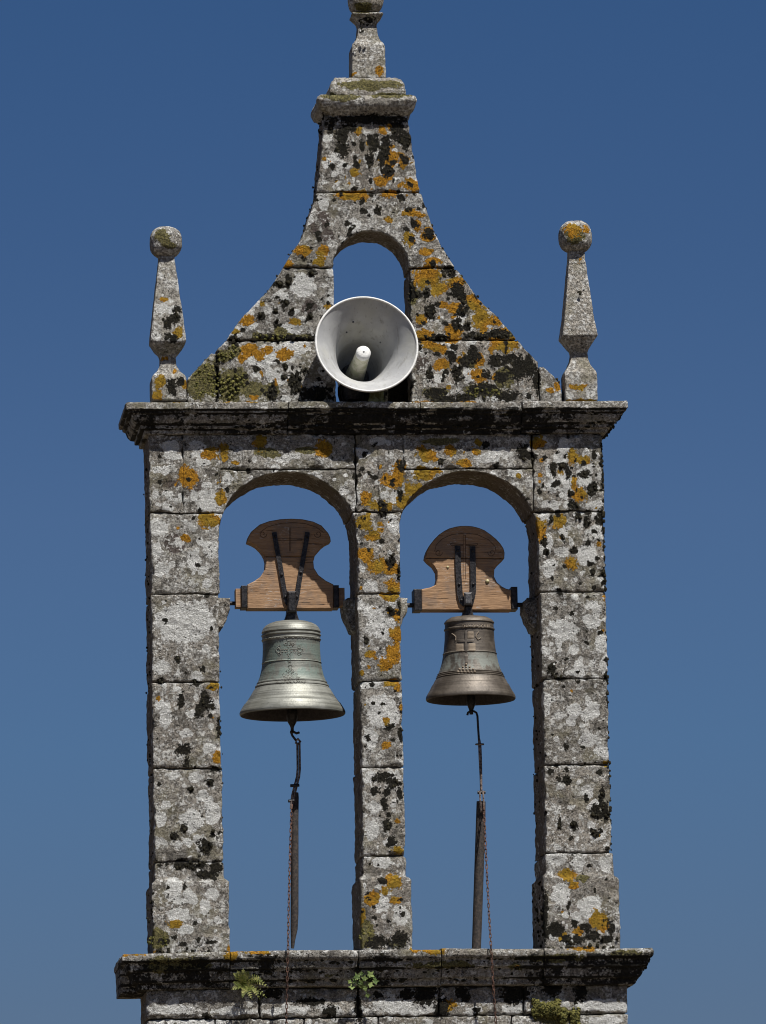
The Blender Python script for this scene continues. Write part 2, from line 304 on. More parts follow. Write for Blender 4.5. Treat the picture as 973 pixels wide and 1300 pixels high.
BK = [(470,152,52,7),(434,172,9,11),(434,190,8,12),(443,162,10,6),(476,182,8,12),(490,180,7,12),(487,197,9,14),(470,203,5,12),(492,217,9,9),(453,210,5,6),(505,163,10,10),(516,178,6,12),(509,175,7,7),(419,160,4,10),(460,186,4,10),(508,252,5,6),(480,266,5,6),(517,265,4,4),(546,297,8,7),(441,284,5,4),(525,283,4,6),
(579,368,10,11),(570,344,9,9),(547,396,8,12),(541,372,5,7),(530,373,5,5),(588,377,6,10),(584,396,6,9),(592,394,4,8),(580,415,7,6),(594,416,5,8),(553,429,16,4),(636,424,19,5),(604,427,16,5),(590,460,10,9),(600,452,6,11),(579,475,7,12),(629,458,9,9),(645,457,8,8),(658,466,12,17),(672,466,7,18),(681,486,6,16),(638,479,10,8),(617,475,7,7),(552,500,16,8),(613,495,22,9),(645,502,17,8),(521,373,6,16),(575,440,5,5),(572,452,8,7),(528,440,5,8),(545,475,5,10),(565,508,20,4),(590,505,14,5),
(355,362,6,7),(367,355,4,9),(397,346,5,5),(361,385,5,7),(340,426,14,4),(370,429,30,4),(402,428,14,5),(276,478,4,34),(345,497,8,12),(375,485,9,16),(400,500,24,10),(332,402,6,5),(395,403,4,6),(350,395,4,4),(371,396,5,5),(297,432,7,9),(325,468,4,4),(361,480,4,4),(361,466,4,4),(388,472,5,5),(352,410,5,5),
(260,890,7,13),(253,902,6,8),(231,890,5,9),(268,895,6,6),(278,922,4,15),(233,952,10,8),(236,967,6,7),(268,993,5,5),(243,1001,4,4),(261,1074,9,10),(221,1061,7,6),(234,1050,6,6),(229,1098,9,6),(243,1099,7,6),(255,1098,7,5),(258,1111,9,7),(275,1101,9,8),(271,1113,7,6),(236,1125,3,6),(206,1196,9,5),(232,1198,6,3),(252,1195,4,4),(268,1198,8,3),(222,1190,4,4),(227,838,4,7),(259,851,4,6),(248,866,6,4),(275,975,8,3),(205,863,4,4),(212,1128,3,4),(270,1058,4,5),(190,1160,4,30),
(496,711,6,9),(487,649,6,8),(508,628,4,8),(497,777,5,6),(508,768,4,9),(510,592,6,7),(509,723,4,15),(458,603,3,4),(484,987,6,8),(501,994,10,7),(474,1005,4,5),(488,1018,6,8),(491,1048,6,8),(498,1068,6,8),(490,1005,6,5),(493,923,4,5),(508,933,4,10),(484,1119,5,5),(508,1194,12,12),(480,1196,16,8),(464,812,3,6),(492,983,12,4),(508,1010,5,10),(476,990,5,5),
(701,851,6,9),(711,861,10,3),(771,858,4,8),(772,888,4,10),(719,991,6,7),(708,989,3,4),(758,1032,7,9),(770,1030,6,11),(765,1013,4,13),(755,1057,6,7),(775,976,4,16),(712,1047,3,7),(729,1049,4,8),(690,1165,6,34),(735,1192,8,6),(752,1190,8,8),(768,1193,9,6),(718,1193,7,5),(704,1180,12,10),(775,1180,6,14),(745,1178,8,7),(729,1172,5,6),(722,1150,3,4),
(769,600,5,44),(770,690,4,26),(771,735,4,20),(741,602,10,5),(754,620,5,9),(749,624,3,8),(764,655,9,9),(752,727,4,5),(766,726,5,9),(691,687,4,7),(729,642,5,7),(725,626,4,7),(715,684,3,6),(694,700,5,5),(704,594,6,6),(716,592,5,5),(670,579,12,7),(665,572,7,10),(746,663,4,7),(728,697,5,5),(722,600,4,10),(735,655,4,6),(699,658,3,8),(560,585,5,4),(617,566,5,6),(487,640,6,5),
(222,405,8,8),(212,410,6,9),(225,395,8,5),(220,430,7,6),(213,427,5,5),(218,492,7,10),(228,486,6,7),(735,371,3,4),(471,22,14,4),(460,30,4,8),
(420,1285,9,9),(395,1272,20,6),(455,1280,5,20),(540,1262,16,16),(560,1280,10,14),(587,1262,10,10),(655,1262,20,12),(700,1256,16,10),(480,1263,6,5),(345,1262,14,6),(515,1262,10,8),(605,1285,5,6),(735,1262,10,12),(262,1290,5,6)]
GR = [(262,482,22,24),(250,495,14,16),(292,490,16,24),(298,445,9,10),(305,480,10,14),(285,452,12,9),(320,495,16,12),(340,427,22,5),(375,427,24,4),(345,495,12,12),(357,420,8,7),(613,495,26,9),(640,480,14,14),(552,500,16,8),(600,460,10,10),(590,350,6,14),(525,375,6,14),(638,425,20,5),(470,108,46,7),(430,125,26,6),(495,124,30,5),(462,6,16,8),(205,300,12,10),(215,312,14,6),(728,300,14,14),
(200,1192,16,14),(464,1186,12,18),(507,1196,10,9),(738,1116,9,5),(340,575,18,5),(390,572,16,5),(560,560,26,5),(545,530,20,5),(240,1228,40,10),(420,1240,30,5),(560,1228,60,8),(655,1232,20,8),(700,1220,50,6),(200,1232,24,16),(600,538,12,6),(470,536,14,6),(640,530,12,5),(575,530,14,5),(790,1215,22,6),(705,1290,28,12)]
BR = [(404,284,15,20),(416,300,9,10),(394,390,10,9),(535,463,9,13),(529,412,8,6),(221,690,14,14),(240,615,18,12),(463,700,6,5),(203,715,6,5),(735,545,12,6),(505,320,6,12),(515,335,5,8),(210,610,10,10)]
def conv(L, Y=0.0):
    return np.array([(*P(a, b, Y if b > 515 else .06), c/199.4, d/199.4) for a, b, c, d in L])
_r = random.Random(11)
def scatter(n, r0, r1, zones):
    L = []
    for _ in range(n):
        x0, x1, y0, y1 = _r.choice(zones); r = r0+(r1-r0)*_r.random()**2.2
        L.append((_r.uniform(x0, x1), _r.uniform(y0, y1), r, r*_r.uniform(.7, 1.25)))
    return L
_P1, _P2, _P3 = (190, 282, 575, 1195), (457, 513, 575, 1195), (690, 775, 575, 1195)
WH2 = scatter(210, 2.2, 9, [_P1, _P1, _P2, _P3, _P3])+scatter(70, 2, 6, [(190, 775, 560, 640)])+scatter(150, 2, 9, [(290, 430, 345, 508), (520, 680, 400, 508), (380, 570, 200, 350), (410, 525, 150, 245)])+scatter(70, 3, 9, [(690, 775, 575, 860)])+scatter(60, 2, 8, [(186, 797, 1268, 1300)])+scatter(14, 2, 5, [(192, 236, 290, 505), (708, 755, 285, 505), (440, 490, 0, 95)])
BK2 = scatter(240, 1.2, 4, [_P1, _P2, _P3, _P3])+scatter(150, 1.2, 4.5, [(700, 775, 560, 760), (457, 513, 560, 1195), (190, 775, 575, 645)])+scatter(330, 1.2, 5, [(290, 430, 350, 508), (520, 690, 340, 508), (520, 690, 400, 508), (410, 530, 150, 250), (380, 570, 245, 340)])
OR2 = scatter(95, 1.5, 5, [(520, 650, 250, 470), (457, 513, 580, 900), (540, 760, 560, 640), (410, 530, 160, 250)])+scatter(24, 1.5, 4, [_P1, _P3, (280, 420, 330, 500)])
FLD = [conv(x) for x in (OR+OR2, WH+WH2, BK+BK2, GR, BR)]
def field(xz, A):
    q = np.stack([xz[:, 0], xz[:, 0]*0, xz[:, 1]], 1); xz = xz+.022*np.stack([vn(q, 14, 3), vn(q, 14, 4)], 1)+.014*np.stack([vn(q, 37, 5), vn(q, 37, 6)], 1)
    m = A[(A[:, 0]+A[:, 2]*2.2 > xz[:, 0].min()) & (A[:, 0]-A[:, 2]*2.2 < xz[:, 0].max()) & (A[:, 1]+A[:, 3]*2.2 > xz[:, 1].min()) & (A[:, 1]-A[:, 3]*2.2 < xz[:, 1].max())]
    f = np.full(len(xz), -1.0)
    for x, z, rx, rz in m:
        d = np.sqrt(((xz[:, 0]-x)/rx)**2+((xz[:, 1]-z)/rz)**2)
        f = np.maximum(f, 1-d)
    return f*.5+.5
def lichen(me, co, damp=None, front=None, bias=0.0, bare=False):
    xz = co[:, [0, 2]]
    F = [field(xz, A) for A in FLD]
    if front is not None:               # rosettes measured on the face fade out on returns and backs
        fade = np.clip((co[:, 1]-front-.03)/.12, 0, 1)
        F = [f*(1-fade*.9) for f in F]
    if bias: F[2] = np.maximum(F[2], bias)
    n = len(co); a = np.ones((n, 4), np.float32); b = np.ones((n, 4), np.float32)
    a[:, 0], a[:, 1], a[:, 2] = F[0], F[1], F[2]; a[:, 3] = 0 if not bare else np.clip((co[:, 1]-front-.02)/.05, 0, 1)
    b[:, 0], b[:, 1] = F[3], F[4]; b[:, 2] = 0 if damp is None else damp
    for nm, d in (('lichen_a', a), ('lichen_b', b)):
        t = me.attributes.new(nm, 'FLOAT_COLOR', 'POINT'); t.data.foreach_set('color', d.ravel())

# ------------------------------------------------------------------ mesh helpers
def grid_box(us, vs, ws):
    nu, nv, nw = len(us), len(vs), len(ws)
    I = -np.ones((nu, nv, nw), int); S = np.zeros((nu, nv, nw), bool)
    S[0] = S[-1] = True; S[:, 0] = S[:, -1] = True; S[:, :, 0] = S[:, :, -1] = True
    I[S] = np.arange(S.sum()); ijk = np.argwhere(S)
    c = np.stack([np.asarray(us)[ijk[:, 0]], np.asarray(vs)[ijk[:, 1]], np.asarray(ws)[ijk[:, 2]]], 1)
    F = []
    def q(A, flip):
        f = np.stack([A[:-1, :-1], A[1:, :-1], A[1:, 1:], A[:-1, 1:]], -1).reshape(-1, 4)
        F.append(f[:, ::-1] if flip else f)
    # u = x, v = z, w = y ; outward normals
    q(I[:, :, 0], False); q(I[:, :, -1], True)          # front (-y), back
    q(I[:, 0, :], True); q(I[:, -1, :], False)          # bottom, top
    q(I[0, :, :], False); q(I[-1, :, :], True)          # left, right
    return c, np.concatenate(F)
def samples(L, step, r):
    n = max(1, int(round((L-2*r)/step)))
    return np.array([0, r*.4]+list(np.linspace(r, L-r, n+1))+[L-r*.4, L])/L
def rounded(c, W, H, D, r):
    L = np.array([W, H, D]); U = c*L; q = np.clip(U, r, L-r); d = U-q
    n = np.maximum(np.linalg.norm(d, axis=1, keepdims=True), 1e-9)
    return (q+d/n*np.minimum(n, r))/L
def link_mesh(name, co, faces, mat, parent=None, smooth=True):
    me = bpy.data.meshes.new(name)
    if isinstance(faces, np.ndarray):
        nf, k = faces.shape
        me.vertices.add(len(co)); me.vertices.foreach_set('co', np.asarray(co, np.float32).ravel())
        me.loops.add(nf*k); me.loops.foreach_set('vertex_index', faces.astype(np.int32).ravel())
        me.polygons.add(nf); me.polygons.foreach_set('loop_start', np.arange(0, nf*k, k, dtype=np.int32))
        me.update(calc_edges=True)
    else:
        me.from_pydata([tuple(map(float, c)) for c in co], [], [list(map(int, f)) for f in faces]); me.update()
    me.polygons.foreach_set('use_smooth', [smooth]*len(me.polygons))
    me.materials.append(mat); me.validate()
    o = bpy.data.objects.new(name, me); COL.objects.link(o)
    if parent is not None:
        o.parent = parent; o.matrix_parent_inverse = parent_inverse(parent)
    return o
def parent_inverse(p):
    m = Matrix.Translation(-Vector(world_loc(p))); return m
def world_loc(o):
    v = Vector(o.location)
    if o.parent is not None: v = v+world_loc(o.parent)+o.matrix_parent_inverse.translation
    return v
def thing(name, label, cat, loc=(0, 0, 0), group=None):
    o = bpy.data.objects.new(name, None); o.empty_display_size = .1; COL.objects.link(o); o.location = loc
    tag(o, label, cat, group); return o
def tag(o, label, cat, group=None):
    o['label'] = label; o['category'] = cat
    if group: o['group'] = group
    return o
class MB:
    def __init__(s): s.v = []; s.f = []
    def add(s, v, f):
        b = len(s.v); s.v += [tuple(map(float, x)) for x in v]; s.f += [[i+b for i in q] for q in f]; return s
    def box(s, c, size, M3=None):
        sx, sy, sz = [k/2 for k in size]; L = []
        for z in (-sz, sz):
            for x, y in ((-sx, -sy), (sx, -sy), (sx, sy), (-sx, sy)):
                v = Vector((x, y, z)); v = (M3 @ v) if M3 else v; L.append(v+Vector(c))
        return s.add(L, [[3, 2, 1, 0], [4, 5, 6, 7], [0, 1, 5, 4], [1, 2, 6, 5], [2, 3, 7, 6], [3, 0, 4, 7]])
    def tube(s, pts, rad, n=8, caps=True):
        pts = [Vector(p) for p in pts]; m = len(pts)
        rad = rad if isinstance(rad, (list, tuple)) else [rad]*m
        V = []; ref = None
        for i, p in enumerate(pts):
            t = (pts[min(i+1, m-1)]-pts[max(i-1, 0)]).normalized()
            if ref is None: ref = Vector((0, 1, 0)) if abs(t.y) < .9 else Vector((1, 0, 0))
            a = (ref-t*ref.dot(t)).normalized(); ref = a; b = t.cross(a)
            for k in range(n):
                th = 2*math.pi*k/n; V.append(p+(a*math.cos(th)+b*math.sin(th))*rad[i])
        F = [[i*n+k, i*n+(k+1) % n, (i+1)*n+(k+1) % n, (i+1)*n+k] for i in range(m-1) for k in range(n)]
        if caps: F += [list(range(n))[::-1], [(m-1)*n+k for k in range(n)]]
        return s.add(V, F)
    def build(s, name, mat, parent=None, smooth=True, sharp=35):
        o = link_mesh(name, s.v, s.f, mat, parent, smooth)
        if smooth and sharp: sharpen(o, sharp)
        return o
def sharpen(o, deg):
    me = o.data; bm = bmesh.new(); bm.from_mesh(me); bmesh.ops.recalc_face_normals(bm, faces=bm.faces)
    lim = R_(deg)
    for e in bm.edges:
        if len(e.link_faces) == 2 and e.calc_face_angle(0) > lim: e.smooth = False
    bm.to_mesh(me); bm.free()
def lathe(prof, center, n=96, close=False):
    V = []; F = []; rings = []
    for r, z in prof:
        if r < 1e-5: rings.append([len(V)]); V.append((center[0], center[1], z)); continue
        b = len(V); rings.append(list(range(b, b+n)))
        for k in range(n):
            a = 2*math.pi*k/n; V.append((center[0]+r*math.cos(a), center[1]+r*math.sin(a), z))
    for A, B in zip(rings[:-1], rings[1:]):
        if len(A) == 1 and len(B) == 1: continue
        for k in range(n):
            k2 = (k+1) % n
            if len(A) == 1: F.append([A[0], B[k2], B[k]][::-1])
            elif len(B) == 1: F.append([A[k], A[k2], B[0]][::-1])
            else: F.append([A[k], A[k2], B[k2], B[k]][::-1])
    return V, F
def prism(poly, y0, y1, b=.004):
    """extruded outline in x,z with small chamfers; poly counter-clockwise seen from the front"""
    n = len(poly); p = [Vector((a, c)) for a, c in poly]
    area = sum(p[i].x*p[(i+1) % n].y-p[(i+1) % n].x*p[i].y for i in range(n))
    if area < 0: p = p[::-1]
    ins = []
    for i in range(n):
        e1 = (p[i]-p[i-1]).normalized(); e2 = (p[(i+1) % n]-p[i]).normalized()
        nn = Vector((-(e1.y+e2.y), e1.x+e2.x)); nn = nn.normalized() if nn.length > 1e-6 else Vector((-e1.y, e1.x))
        k = max(.45, nn.dot(Vector((-e1.y, e1.x)))); ins.append(p[i]+nn*b/k)
    V = [(q.x, y0, q.y) for q in ins]+[(q.x, y0+b, q.y) for q in p]+[(q.x, y1-b, q.y) for q in p]+[(q.x, y1, q.y) for q in ins]
    F = [list(range(n)), [3*n+i for i in range(n)][::-1]]
    for r in range(3):
        for i in range(n): F.append([r*n+i, (r+1)*n+i, (r+1)*n+(i+1) % n, r*n+(i+1) % n])
    return V, F
def loc3(L, Y): return [P(a, b, Y) for a, b in L]

# ------------------------------------------------------------------ ground
g = link_mesh('ground', [(-3000, -3000, -7.9), (3000, -3000, -7.9), (3000, 3000, -7.9), (-3000, 3000, -7.9)], [[0, 1, 2, 3]], M['ground'], None, False)
g['kind'] = 'structure'

# ------------------------------------------------------------------ the bell gable
GABLE = thing('bell_gable', 'weathered granite bell gable with two arched openings, orange and white lichen and ball finials', 'bell gable', (0, .27, -7.9))
GAP = .0035
def stone(fmap, W, H, D, r=.011, step=.0105, dstep=.03, vstep=None, us=None, name='stone', bare=True, damp=None, front=0.0, parent=None, rough=1.0, bias=0.0, extra=None, chipk=1.0, mat='stone'):
    U = samples(W, step, r) if us is None else us
    c, F = grid_box(U, samples(H, vstep or step, r), samples(D, dstep, r))
    c = rounded(c, W, H, D, r)
    co = fmap(c)
    raw = co.copy()
    co = roughen(co, rough)
    dd = np.sort(np.minimum(c, 1-c)*np.array([W, H, D]), axis=1)[:, 1]     # distance to the nearest arris
    chip = np.exp(-dd/.012)*np.clip(vn(raw, 13, 21)*1.0+vn(raw, 33, 22)*.9-.06, 0, 1)*.055*chipk
    cen = raw.mean(0); dv = cen-raw; dv /= np.maximum(np.linalg.norm(dv, axis=1, keepdims=True), 1e-6); sg = np.sign(dv)*np.array([.6, .5, .6])
    co = co+sg*chip[:, None]*(np.minimum(c, 1-c)*np.array([W, H, D]) < .02)
    if extra is not None: co = extra(co)
    o = link_mesh(name, co, F, M[mat], parent or GABLE)
    lichen(o.data, raw, None if damp is None else damp(c, raw), front, bias, bare)
    return o
ZS, AH = -.138, .398                 # springing line and rise of both arches
ARCH = [(-1.051, -.170), (.103, .991)]
def arch_edge(z, i, side):
    a, b = ARCH[i]; cx, aw = (a+b)/2, (b-a)/2
    h = aw*np.sqrt(np.clip(1-(np.maximum(z-ZS, 0)/AH)**2, 0, 1)); return cx+side*h
def block(x0, x1, z0, z1, y0=0.0, y1=.54, jit=.007, tight=False, lf=None, rf=None, **k):
    if tight: jit = .0006; k['r'] = .0045
    gx = .0004 if tight else GAP; x0 += gx; x1 -= gx; z0 += GAP; z1 -= GAP
    j = [random.uniform(-jit, jit) for _ in range(3)]
    y0 += j[0]; dx = j[1]*.6; tilt = j[2]*.5
    def f(c):
        z = z0+(z1-z0)*c[:, 1]; xa = x0 if lf is None else lf(z); xb = x1 if rf is None else rf(z); x = xa+(xb-xa)*c[:, 0]; y = y0+(y1-y0)*c[:, 2]+tilt*(c[:, 1]-.5)
        return np.stack([x, y, z], 1)
    return stone(f, x1-x0, z1-z0, y1-y0, front=y0, **k)
# pillars
PX = [(-1.487, -1.051), (-.170, .103), (.991, 1.422)]
JT = [(0, -.523, -1.085, -1.632, -2.223), (0, -.527, -1.083, -1.632, -2.195), (0, -.518, -1.079, -1.628, -2.190)]
PL = [(-1.506, -1.022, -2.345), (-.190, .133, -2.335), (.969, 1.452, -2.335)]
for i, (a, b) in enumerate(PX):
    J = JT[i]
    for k in range(4):
        e = [random.uniform(-.005, .005) for _ in range(2)]
        kw = {}
        if k == 0:
            if i > 0: kw['lf'] = lambda z, i=i: arch_edge(z, i-1, 1)
            if i < 2: kw['rf'] = lambda z, i=i: arch_edge(z, i, -1)
        block(a+e[0], b+e[1], J[k+1], J[k], **kw)
    pa, pb, zs = PL[i]
    def plinth(c, a=a, b=b, pa=pa, pb=pb, zs=zs, zt=J[4]-GAP):
        z = -2.86+(zt+2.86)*c[:, 1]
        k = 1/(1+np.exp(-(zs-z+.012*np.sin(c[:, 0]*9+i))/.004))
        x0 = a+(pa-a)*k; x1 = b+(pb-b)*k; y0 = -.022*k; y1 = .54+.022*k
        return np.stack([x0+(x1-x0)*c[:, 0], y0+(y1-y0)*c[:, 2], z], 1)
    stone(plinth, b-a, .63, .54, front=-.02)
    # bedding mortar between the blocks
    for z in J: MB().box(((a+b)/2, .27, z), (b-a-.04, .50, .012)).build('mortar_joint', M['mortar'], GABLE, False)
# upper courses round the arches
ZT = .505
block(-1.487, -1.27, 0, ZT, tight=True)
block(.969, 1.20, 0, ZT, tight=True); block(1.20, 1.422, 0, ZT, tight=True)
block(-.166, -.028, 0, ZT, tight=True)
def lintel(x0, x1, xs, zlo, ai):
    """stone with the arch cut out of its lower edge; its top steps from ZT to zlo at xs"""
    ax0, ax1 = ARCH[ai]; acx, aw = (ax0+ax1)/2, (ax1-ax0)/2
    X0, X1 = x0+.0004, x1-.0004; W = X1-X0
    xs_ = set(np.round(np.concatenate([samples(W, .0105, .011)*W+X0,
        acx-aw*np.cos(np.linspace(0, math.pi, 90)), [xs-.002, xs+.002]]), 5))
    us = np.array(sorted(x for x in xs_ if X0 <= x <= X1)); us = (us-X0)/W
    def f(c):
        x = X0+W*c[:, 0]
        t = np.clip((x-acx)/aw, -1, 1); zb = np.maximum(ZS+AH*np.sqrt(np.maximum(0, 1-t*t)), 0)+GAP
        hi = (x < xs); zt = np.where(hi, ZT-GAP, zlo-GAP)
        return np.stack([x, .54*c[:, 2]+.002, zb+(zt-zb)*c[:, 1]], 1)
    return stone(f, W, .30, .54, us=us, r=.006, chipk=.3)
lintel(-1.27, -.172, -1.037, .275, 0)
lintel(-.028, .965, .135, .275, 1)
block(-1.036, -.172, .277, ZT, y0=.001, tight=True); block(.136, .965, .277, ZT, y0=.001, tight=True)
# wall under the ledge, two visible courses and the courses down to the ground
def xw(px, py): return P(px, py, -.03)[0]
xl, xr = xw(185.5, 1270), xw(797.5, 1270)
rows = [(-3.215, -3.03, [330, 455, 558, 665]), (-3.50, -3.215, [274, 385, 480, 650])]
for z0, z1, js in rows:
    xs = [xl]+[xw(q, 1285) for q in js]+[xr]
    for a, b in zip(xs[:-1], xs[1:]): block(a, b, z0, z1, -.03, .57)
z = -3.50; k = 0
while z > -7.9:
    z0 = max(-7.95, z-.40)
    n = 5; e = (k % 2)*.3
    xs = [xl]+[xl+(xr-xl)*(j+e+.2)/n for j in range(n)]+[xr]
    for a, b in zip(xs[:-1], xs[1:]): block(a, b, z0, z, -.03, .57, step=.05, dstep=.12)
    z = z0; k += 1
MB().box(((xl+xr)/2, .27, -5.45), (xr-xl-.06, .52, 4.9)).build('mortar_core', M['mortar'], GABLE, False)

# mouldings: every level of the profile is a rectangle that steps outward
def moulding(x0, x1, endL, endR, prof, y0, y1, oy=.70, block_end=False, step=.0105, name='cornice_stone', dz=0.0, damp=None, seed=0, rg=.45):
    """prof: (outward, z) from bottom to top"""
    pr = np.array(prof); L = np.concatenate([[0], np.cumsum(np.linalg.norm(np.diff(pr, axis=0), axis=1))]); T = L/L[-1]
    H = L[-1]; g = GAP*.8
    def f(c):
        o = np.interp(c[:, 1], T, pr[:, 0]); z = np.interp(c[:, 1], T, pr[:, 1])+dz
        oL = np.where(c[:, 2] > .35, np.maximum(o, .150), o) if block_end else o
        xa = x0+g-(oL if endL else 0); xb = x1-g+(o if endR else 0)
        return np.stack([xa+(xb-xa)*c[:, 0], (y0-o*oy)+(y1-y0+2*o*oy)*c[:, 2], z+.004*np.sin(c[:, 0]*3+seed)], 1)
    W = x1-x0
    return stone(f, W, H, y1-y0+.3, r=.004, step=.0095, vstep=.0055, name=name, damp=damp, front=y0-.16, rough=rg, chipk=.5, bare=False)
cp = [(-.02, .497), (0.0, .499), (.026, .501), (.030, .506), (.032, .528), (.054, .531), (.058, .536), (.060, .556), (.074, .559), (.084, .566), (.100, .582), (.112, .604), (.116, .620), (.130, .623), (.134, .628), (.135, .640), (.152, .643), (.157, .650), (.156, .682), (.150, .692), (.02, .700)]
def damp_shade_top(c, co):
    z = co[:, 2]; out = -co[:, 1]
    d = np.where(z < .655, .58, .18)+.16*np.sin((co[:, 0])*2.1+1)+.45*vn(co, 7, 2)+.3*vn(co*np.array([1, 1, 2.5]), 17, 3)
    for za, zb in ((.526, .534), (.554, .567), (.617, .630), (.638, .650)): d = np.where((z > za) & (z < zb), .66+.7*vn(co, 9, 4), d)  # recess lines painted dark so the steps read in flat shade, moss included
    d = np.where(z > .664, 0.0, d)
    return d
cxs = [-1.487, P(365, 530)[0], P(534, 530, -.1)[0], P(663, 530, -.1)[0], 1.422]
for i in range(4):
    moulding(cxs[i], cxs[i+1], i == 0, i == 3, cp, 0, .54, dz=(0, .001, -.002, .006)[i], damp=damp_shade_top, seed=i)
lp = [(-.03, -3.032), (0.005, -3.030), (.045, -3.027), (.052, -3.020), (.055, -2.992), (.060, -2.986), (.078, -2.984), (.084, -2.975), (.094, -2.945), (.100, -2.930), (.102, -2.922), (.120, -2.918), (.126, -2.905), (.130, -2.875), (.134, -2.868), (.148, -2.862), (.157, -2.850), (.159, -2.825), (.150, -2.808), (.03, -2.80)]
def damp_shade_low(c, co):
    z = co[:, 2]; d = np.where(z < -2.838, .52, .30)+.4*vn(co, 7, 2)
    for za, zb in ((-2.99, -2.978), (-2.925, -2.912), (-2.872, -2.858)): d = np.where((z > za) & (z < zb), .66+.7*vn(co, 9, 4), d)  # ledge recesses darkened to shade the steps, along with their moss
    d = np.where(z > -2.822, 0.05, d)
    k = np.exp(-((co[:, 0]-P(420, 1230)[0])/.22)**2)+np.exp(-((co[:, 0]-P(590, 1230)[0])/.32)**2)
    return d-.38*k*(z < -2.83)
lxs = [xl, P(292, 1230, -.1)[0], P(455, 1230, -.1)[0], P(560, 1230, -.1)[0], P(690, 1230, -.1)[0], xr]
for i in range(5):
    moulding(lxs[i], lxs[i+1], i == 0, i == 4, lp, -.025, .565, oy=.82, block_end=(i == 0), name='ledge_stone', dz=(-.004, .002, 0, .003, -.001)[i], damp=damp_shade_low, seed=i+5)

# curved top gable with its niche
def xx0(px): return P(px, 495, .2)[0]
GY0, GY1 = .06, .45
LO = loc3([(411, 140), (412, 150), (408, 200), (402.8, 245), (394, 270), (384, 300), (372, 320), (360, 339.5), (339, 370.5), (304, 407.8), (287.5, 432), (263, 455), (238.7, 481), (236.5, 515)], GY0)
RO = loc3([(517, 140), (518, 150), (526, 200), (533.4, 243), (542, 268), (552, 295), (563, 316), (576.6, 337), (600, 369.5), (629.5, 400), (653.5, 428), (680, 457.7), (705.6, 479), (712, 488), (713, 515)], GY0)
def outl(L):
    A = np.array(sorted(((z, x) for x, z in L))); return lambda z: np.interp(z, A[:, 0], A[:, 1])
xL, xR = outl(LO), outl(RO)
zr = [.66, P(470, 432, GY0)[1], P(470, 340, GY0)[1], P(470, 244.5, GY0)[1], P(470, 146, GY0)[1]]
nL, nR = P(424.5, 400, GY0)[0], P(521, 400, GY0)[0]
na = P(472, 294, GY0)[1]-zr[2]
def gpiece(fl, fr, z0, z1, arch=False, **k):
    z0 += GAP; z1 -= GAP; zm = (z0+z1)/2
    W = float(fr(np.array([zm]))[0]-fl(np.array([zm]))[0])
    us = None
    if arch:
        a0, a1 = float(xL(z0)), float(xR(z0))
        e = np.concatenate([samples(W, .0105, .011), ((nL+nR)/2-(nR-nL)/2*np.cos(np.linspace(0, math.pi, 60))-a0)/(a1-a0)])
        us = np.array(sorted(set(np.round(np.clip(e, 0, 1), 5))))
    y0 = GY0+random.uniform(-.004, .004)
    def f(c):
        zt = z0+(z1-z0)*c[:, 1]; a = fl(zt); b = fr(zt); x = a+(b-a)*c[:, 0]; z = zt
        if arch:
            t = np.clip((x-(nL+nR)/2)/((nR-nL)/2), -1, 1); zb = z0+na*np.sqrt(1-t*t)
            z = zb+(z1-zb)*c[:, 1]
        return np.stack([x, y0+(GY1-y0)*c[:, 2], z], 1)
    return stone(f, W, z1-z0, GY1-GY0, us=us, front=y0, chipk=.35 if arch else .8, **k)
cst = lambda v: (lambda z: np.full(np.shape(z), v))
cr1, cr2 = P(276, 480, GY0)[0], P(684, 490, GY0)[0]
zz = np.linspace(zr[0], zr[1], 400)
za = float(zz[np.argmin(np.abs(xL(zz)-(cr1-.03)))]); zd = float(zz[np.argmin(np.abs(xR(zz)-(cr2+.03)))])
gpiece(lambda z: xL(z), cst(cr1-GAP), zr[0], za); gpiece(lambda z: np.maximum(xL(z), cr1+GAP), cst(nL), zr[0], zr[1])
gpiece(cst(nR), lambda z: np.minimum(xR(z), cr2-GAP), zr[0], zr[1]); gpiece(cst(cr2+GAP), xR, zr[0], zd)
gpiece(xL, cst(nL), zr[1], zr[2]); gpiece(cst(nR+.006), xR, zr[1], zr[2])
gpiece(xL, xR, zr[2], zr[3], arch=True)
gpiece(xL, xR, zr[3], zr[4])
block(xx0(490), nR+.005, .69, P(500, 478, .3)[1], .30, .446, tight=True, name='niche_stone', bias=.9)  # black crust over the whole stone, part of it the horn's shade painted in
# capping stones
YC = (GY0+GY1)/2
def cap(px0, px1, py0, py1, prof, name='cap_stone'):
    x0, zt = P(px0, py0, GY0); x1, _ = P(px1, py0, GY0); zb = P((px0+px1)/2, py1, GY0)[1]; zt = P((px0+px1)/2, py0, GY0)[1]
    pr = [(o, zb+(zt-zb)*t) for t, o in prof]
    A = np.array(pr); L = np.concatenate([[0], np.cumsum(np.linalg.norm(np.diff(A, axis=0), axis=1))]); T = L/L[-1]
    hw = (x1-x0)/2; cx = (x0+x1)/2; hd = hw*.78
    def f(c):
        o = np.interp(c[:, 1], T, A[:, 0]); z = np.interp(c[:, 1], T, A[:, 1])
        return np.stack([cx+(2*c[:, 0]-1)*(hw+o), YC+(2*c[:, 2]-1)*(hd+o), z], 1)
    stone(f, 2*hw, max(.06, L[-1]), 2*hd, r=.018, name=name, front=YC-hd-.05, bare=False, mat='pale_stone')
cap(417, 513, 122, 151, [(0, -.03), (.15, .002), (.3, .035), (.5, .066), (.75, .078), (.95, .066), (1, .02)])
cap(424, 510, 96, 124, [(0, .028), (.3, .030), (.7, .020), (.92, .0), (1, -.04)])

